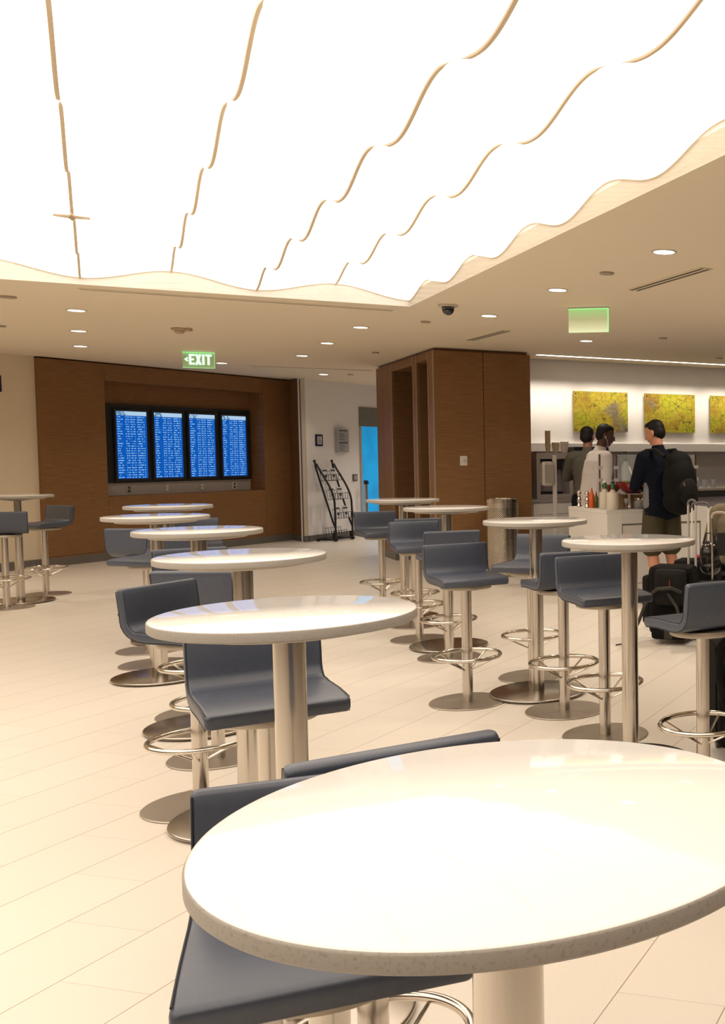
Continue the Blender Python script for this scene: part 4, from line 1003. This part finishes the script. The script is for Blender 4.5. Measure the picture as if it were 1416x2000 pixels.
hair(mt, .95, M['hair_blonde'], wo, [((0,-.06,-.07),(.088,.060,.11)),((.045,-.055,-.15),(.045,.04,.08)),((-.05,-.05,-.15),(.048,.04,.09)),((-.075,-.01,-.06),(.022,.04,.10)),((.075,-.01,-.06),(.022,.04,.10))])
ch = empty('dining_chair', (-.285,8.95,0), R(10)); tag(ch, 'dark low chair beneath the seated blonde woman', 'chair')
obj('seat', MB().box(-.21,.21,-.19,.24,.425,.455), M['black'], ch, bevel=.01)
for x in (-.19,.19):
    for y in (-.17,.22): obj('leg', MB().cyl(.012,0,.43,12,0,(x,y,0)), M['chrome'], ch)
obj('backrest', MB().box(-.19,.19,-.215,-.195,.60,.80).box(-.19,-.17,-.21,-.195,.43,.62).box(.17,.19,-.21,-.195,.43,.62), M['black'], ch, bevel=.005)

# ------------------------------------------------------------------ luggage
def trolley(e, x0, x1, y, z0, z1, mt_, grip, r=.009):
    h = obj('trolley_handle', MB().tube([(x0,y,z0),(x0,y,z1)],r,10).tube([(x1,y,z0),(x1,y,z1)],r,10), M[mt_], e, smooth=True)
    obj('grip', MB().tube([(x0-.004,y,z1-.02),(x0+.006,y,z1+.012),(x0+.03,y,z1+.022),(x1-.03,y,z1+.022),(x1-.006,y,z1+.012),(x1+.004,y,z1-.02)],.011,10), M[grip], h, smooth=True)
lgA = empty('rolling_backpack', (-.735,7.98,0), R(-14)); tag(lgA, 'large black rolling backpack with hanging grey straps standing behind the stool', 'luggage')
mb = MB().box(-.19,.17,-.11,.13,.06,.60); obj('main_bag', mb, M['fabric_black'], lgA, bevel=.05)
mb = MB().box(-.11,.15,-.19,-.10,.30,.585); obj('front_pocket', mb, M['fabric_dark'], lgA, bevel=.04)
mb = MB().box(-.13,.16,-.20,-.09,.04,.20); pk_ = obj('lower_pocket', mb, M['fabric_black'], lgA, bevel=.03)
obj('patch', MB().box(-.015,.05,-.203,-.199,.05,.16), M['grey_fabric'], pk_)
obj('side_pocket', MB().box(-.245,-.18,-.08,.10,.14,.52), M['fabric_dark'], lgA, bevel=.025)
obj('strap', MB().tube([(-.11,-.20,.40),(-.16,-.24,.30),(-.19,-.27,.20),(-.235,-.29,.10),(-.255,-.29,.03)],.014,8), M['grey_fabric'], lgA, smooth=True)
obj('strap', MB().tube([(.02,-.20,.40),(.10,-.23,.30),(.14,-.24,.16),(.19,-.22,.05)],.013,8), M['grey_fabric'], lgA, smooth=True)
obj('webbing', MB().tube([(-.24,-.29,.035),(-.30,-.31,.02),(-.36,-.33,.012)],.006,6), M['grey_fabric'], lgA)
obj('grab_handle', MB().tube([(-.11,-.19,.40),(-.05,-.24,.44),(.06,-.24,.45),(.12,-.19,.41)],.015,10), M['grey_fabric'], lgA, smooth=True)
obj('zip_pull', MB().tube([(.03,-.195,.50),(.032,-.2,.44)],.004,6), M['red_fab'], lgA)
for x in (-.15,.15): o = obj('wheel', MB().cyl(.035,-.012,.012,20), M['plate_dark'], lgA, loc=(x,.10,.035), smooth=True); o.rotation_euler=(0,R(90),0)
trolley(lgA, .085, .145, .10, .55, 1.085, 'grey_steel', 'plate_dark', .010)
lgB = empty('suitcase', (-.60,8.46,0), R(-10)); tag(lgB, 'black suitcase with red tags and a pale steel handle behind the rolling backpack', 'luggage')
obj('shell', MB().box(-.17,.20,-.11,.11,.05,.60), M['fabric_black'], lgB, bevel=.035)
obj('tag', MB().ball((.03,-.05,.62),(.028,.02,.022),14,10).ball((.11,-.05,.60),(.030,.02,.026),14,10), M['red_fab'], lgB, smooth=True)
for x in (-.13,.16): o = obj('wheel', MB().cyl(.03,-.012,.012,20), M['plate_dark'], lgB, loc=(x,.08,.03), smooth=True); o.rotation_euler=(0,R(90),0)
trolley(lgB, -.045, .095, .06, .58, 1.04, 'white_cup', 'plate_dark', .008)
lgC = empty('carry_on_case', (-.40,7.72,0), R(5)); tag(lgC, 'grey and red carry on case with a tall champagne handle at the right edge', 'luggage')
obj('shell', MB().box(-.14,.20,-.11,.11,.05,.50), M['fabric_dark'], lgC, bevel=.03)
obj('flap', MB().box(-.10,.19,-.125,-.10,.36,.50), M['red_fab'], lgC, bevel=.01)
obj('pouch', MB().ball((-.10,-.13,.44),(.055,.04,.05),18,12), M['grey_fabric'], lgC, smooth=True)
for x in (-.10,.16): o = obj('wheel', MB().cyl(.03,-.012,.012,20), M['plate_dark'], lgC, loc=(x,.08,.03), smooth=True); o.rotation_euler=(0,R(90),0)
trolley(lgC, -.02, .09, .05, .48, 1.0, 'steel', 'edge_trim', .008)
lgD = empty('shoulder_bag', (-.47,8.10,0), R(0)); tag(lgD, 'shiny black bag with glinting hardware hanging between the trolley handles', 'bag')
mb = MB(); mb.ball((0,0,.66),(.075,.07,.12)); mb.ball((.01,0,.57),(.085,.07,.07)); organic('body', mb, plain('glossy_black',(.012,.012,.012),.18), lgD, .009, 2)
obj('stand_strap', MB().tube([(-.05,0,.74),(-.02,0,.84),(.03,0,.84),(.06,0,.74)],.008,8), M['black'], lgD)
mb = MB()
for x,z in ((-.045,.755),(-.02,.75),(0,.752),(.025,.765),(.045,.75),(-.01,.725)): mb.ball((x,-.06,z),(.008,.006,.006),8,6)
obj('buckle', mb, M['chrome'], lgD)
# cases at the right edge in the near ground
lgE = empty('upright_suitcase', (-.14,4.98,0), R(14)); tag(lgE, 'tall black upright suitcase cut by the right edge behind the nearest right stool', 'luggage')
obj('shell', MB().box(-.13,.30,-.12,.14,.05,.58), M['fabric_dark'], lgE, bevel=.03)
obj('side_strip', MB().box(-.138,-.128,-.08,.10,.08,.54), M['fabric_black'], lgE, bevel=.004)
for x in (-.09,.26): o = obj('wheel', MB().cyl(.032,-.012,.012,20), M['plate_dark'], lgE, loc=(x,.10,.032), smooth=True); o.rotation_euler=(0,R(90),0)
lgF = empty('day_pack', (-.145,4.76,0), R(14)); tag(lgF, 'soft black day pack with a curved strap leaning on the upright suitcase', 'bag')
mb = MB(); mb.ball((.06,.0,.38),(.15,.07,.22)); mb.ball((.07,0,.16),(.14,.07,.14)); organic('bag', mb, M['fabric_black'], lgF, .010, 3)
obj('strap', MB().tube([(.05,-.06,.64),(-.03,-.06,.66),(-.09,-.05,.58),(-.10,-.05,.45),(-.08,-.05,.34)],.018,8), M['fabric_dark'], lgF, smooth=True)
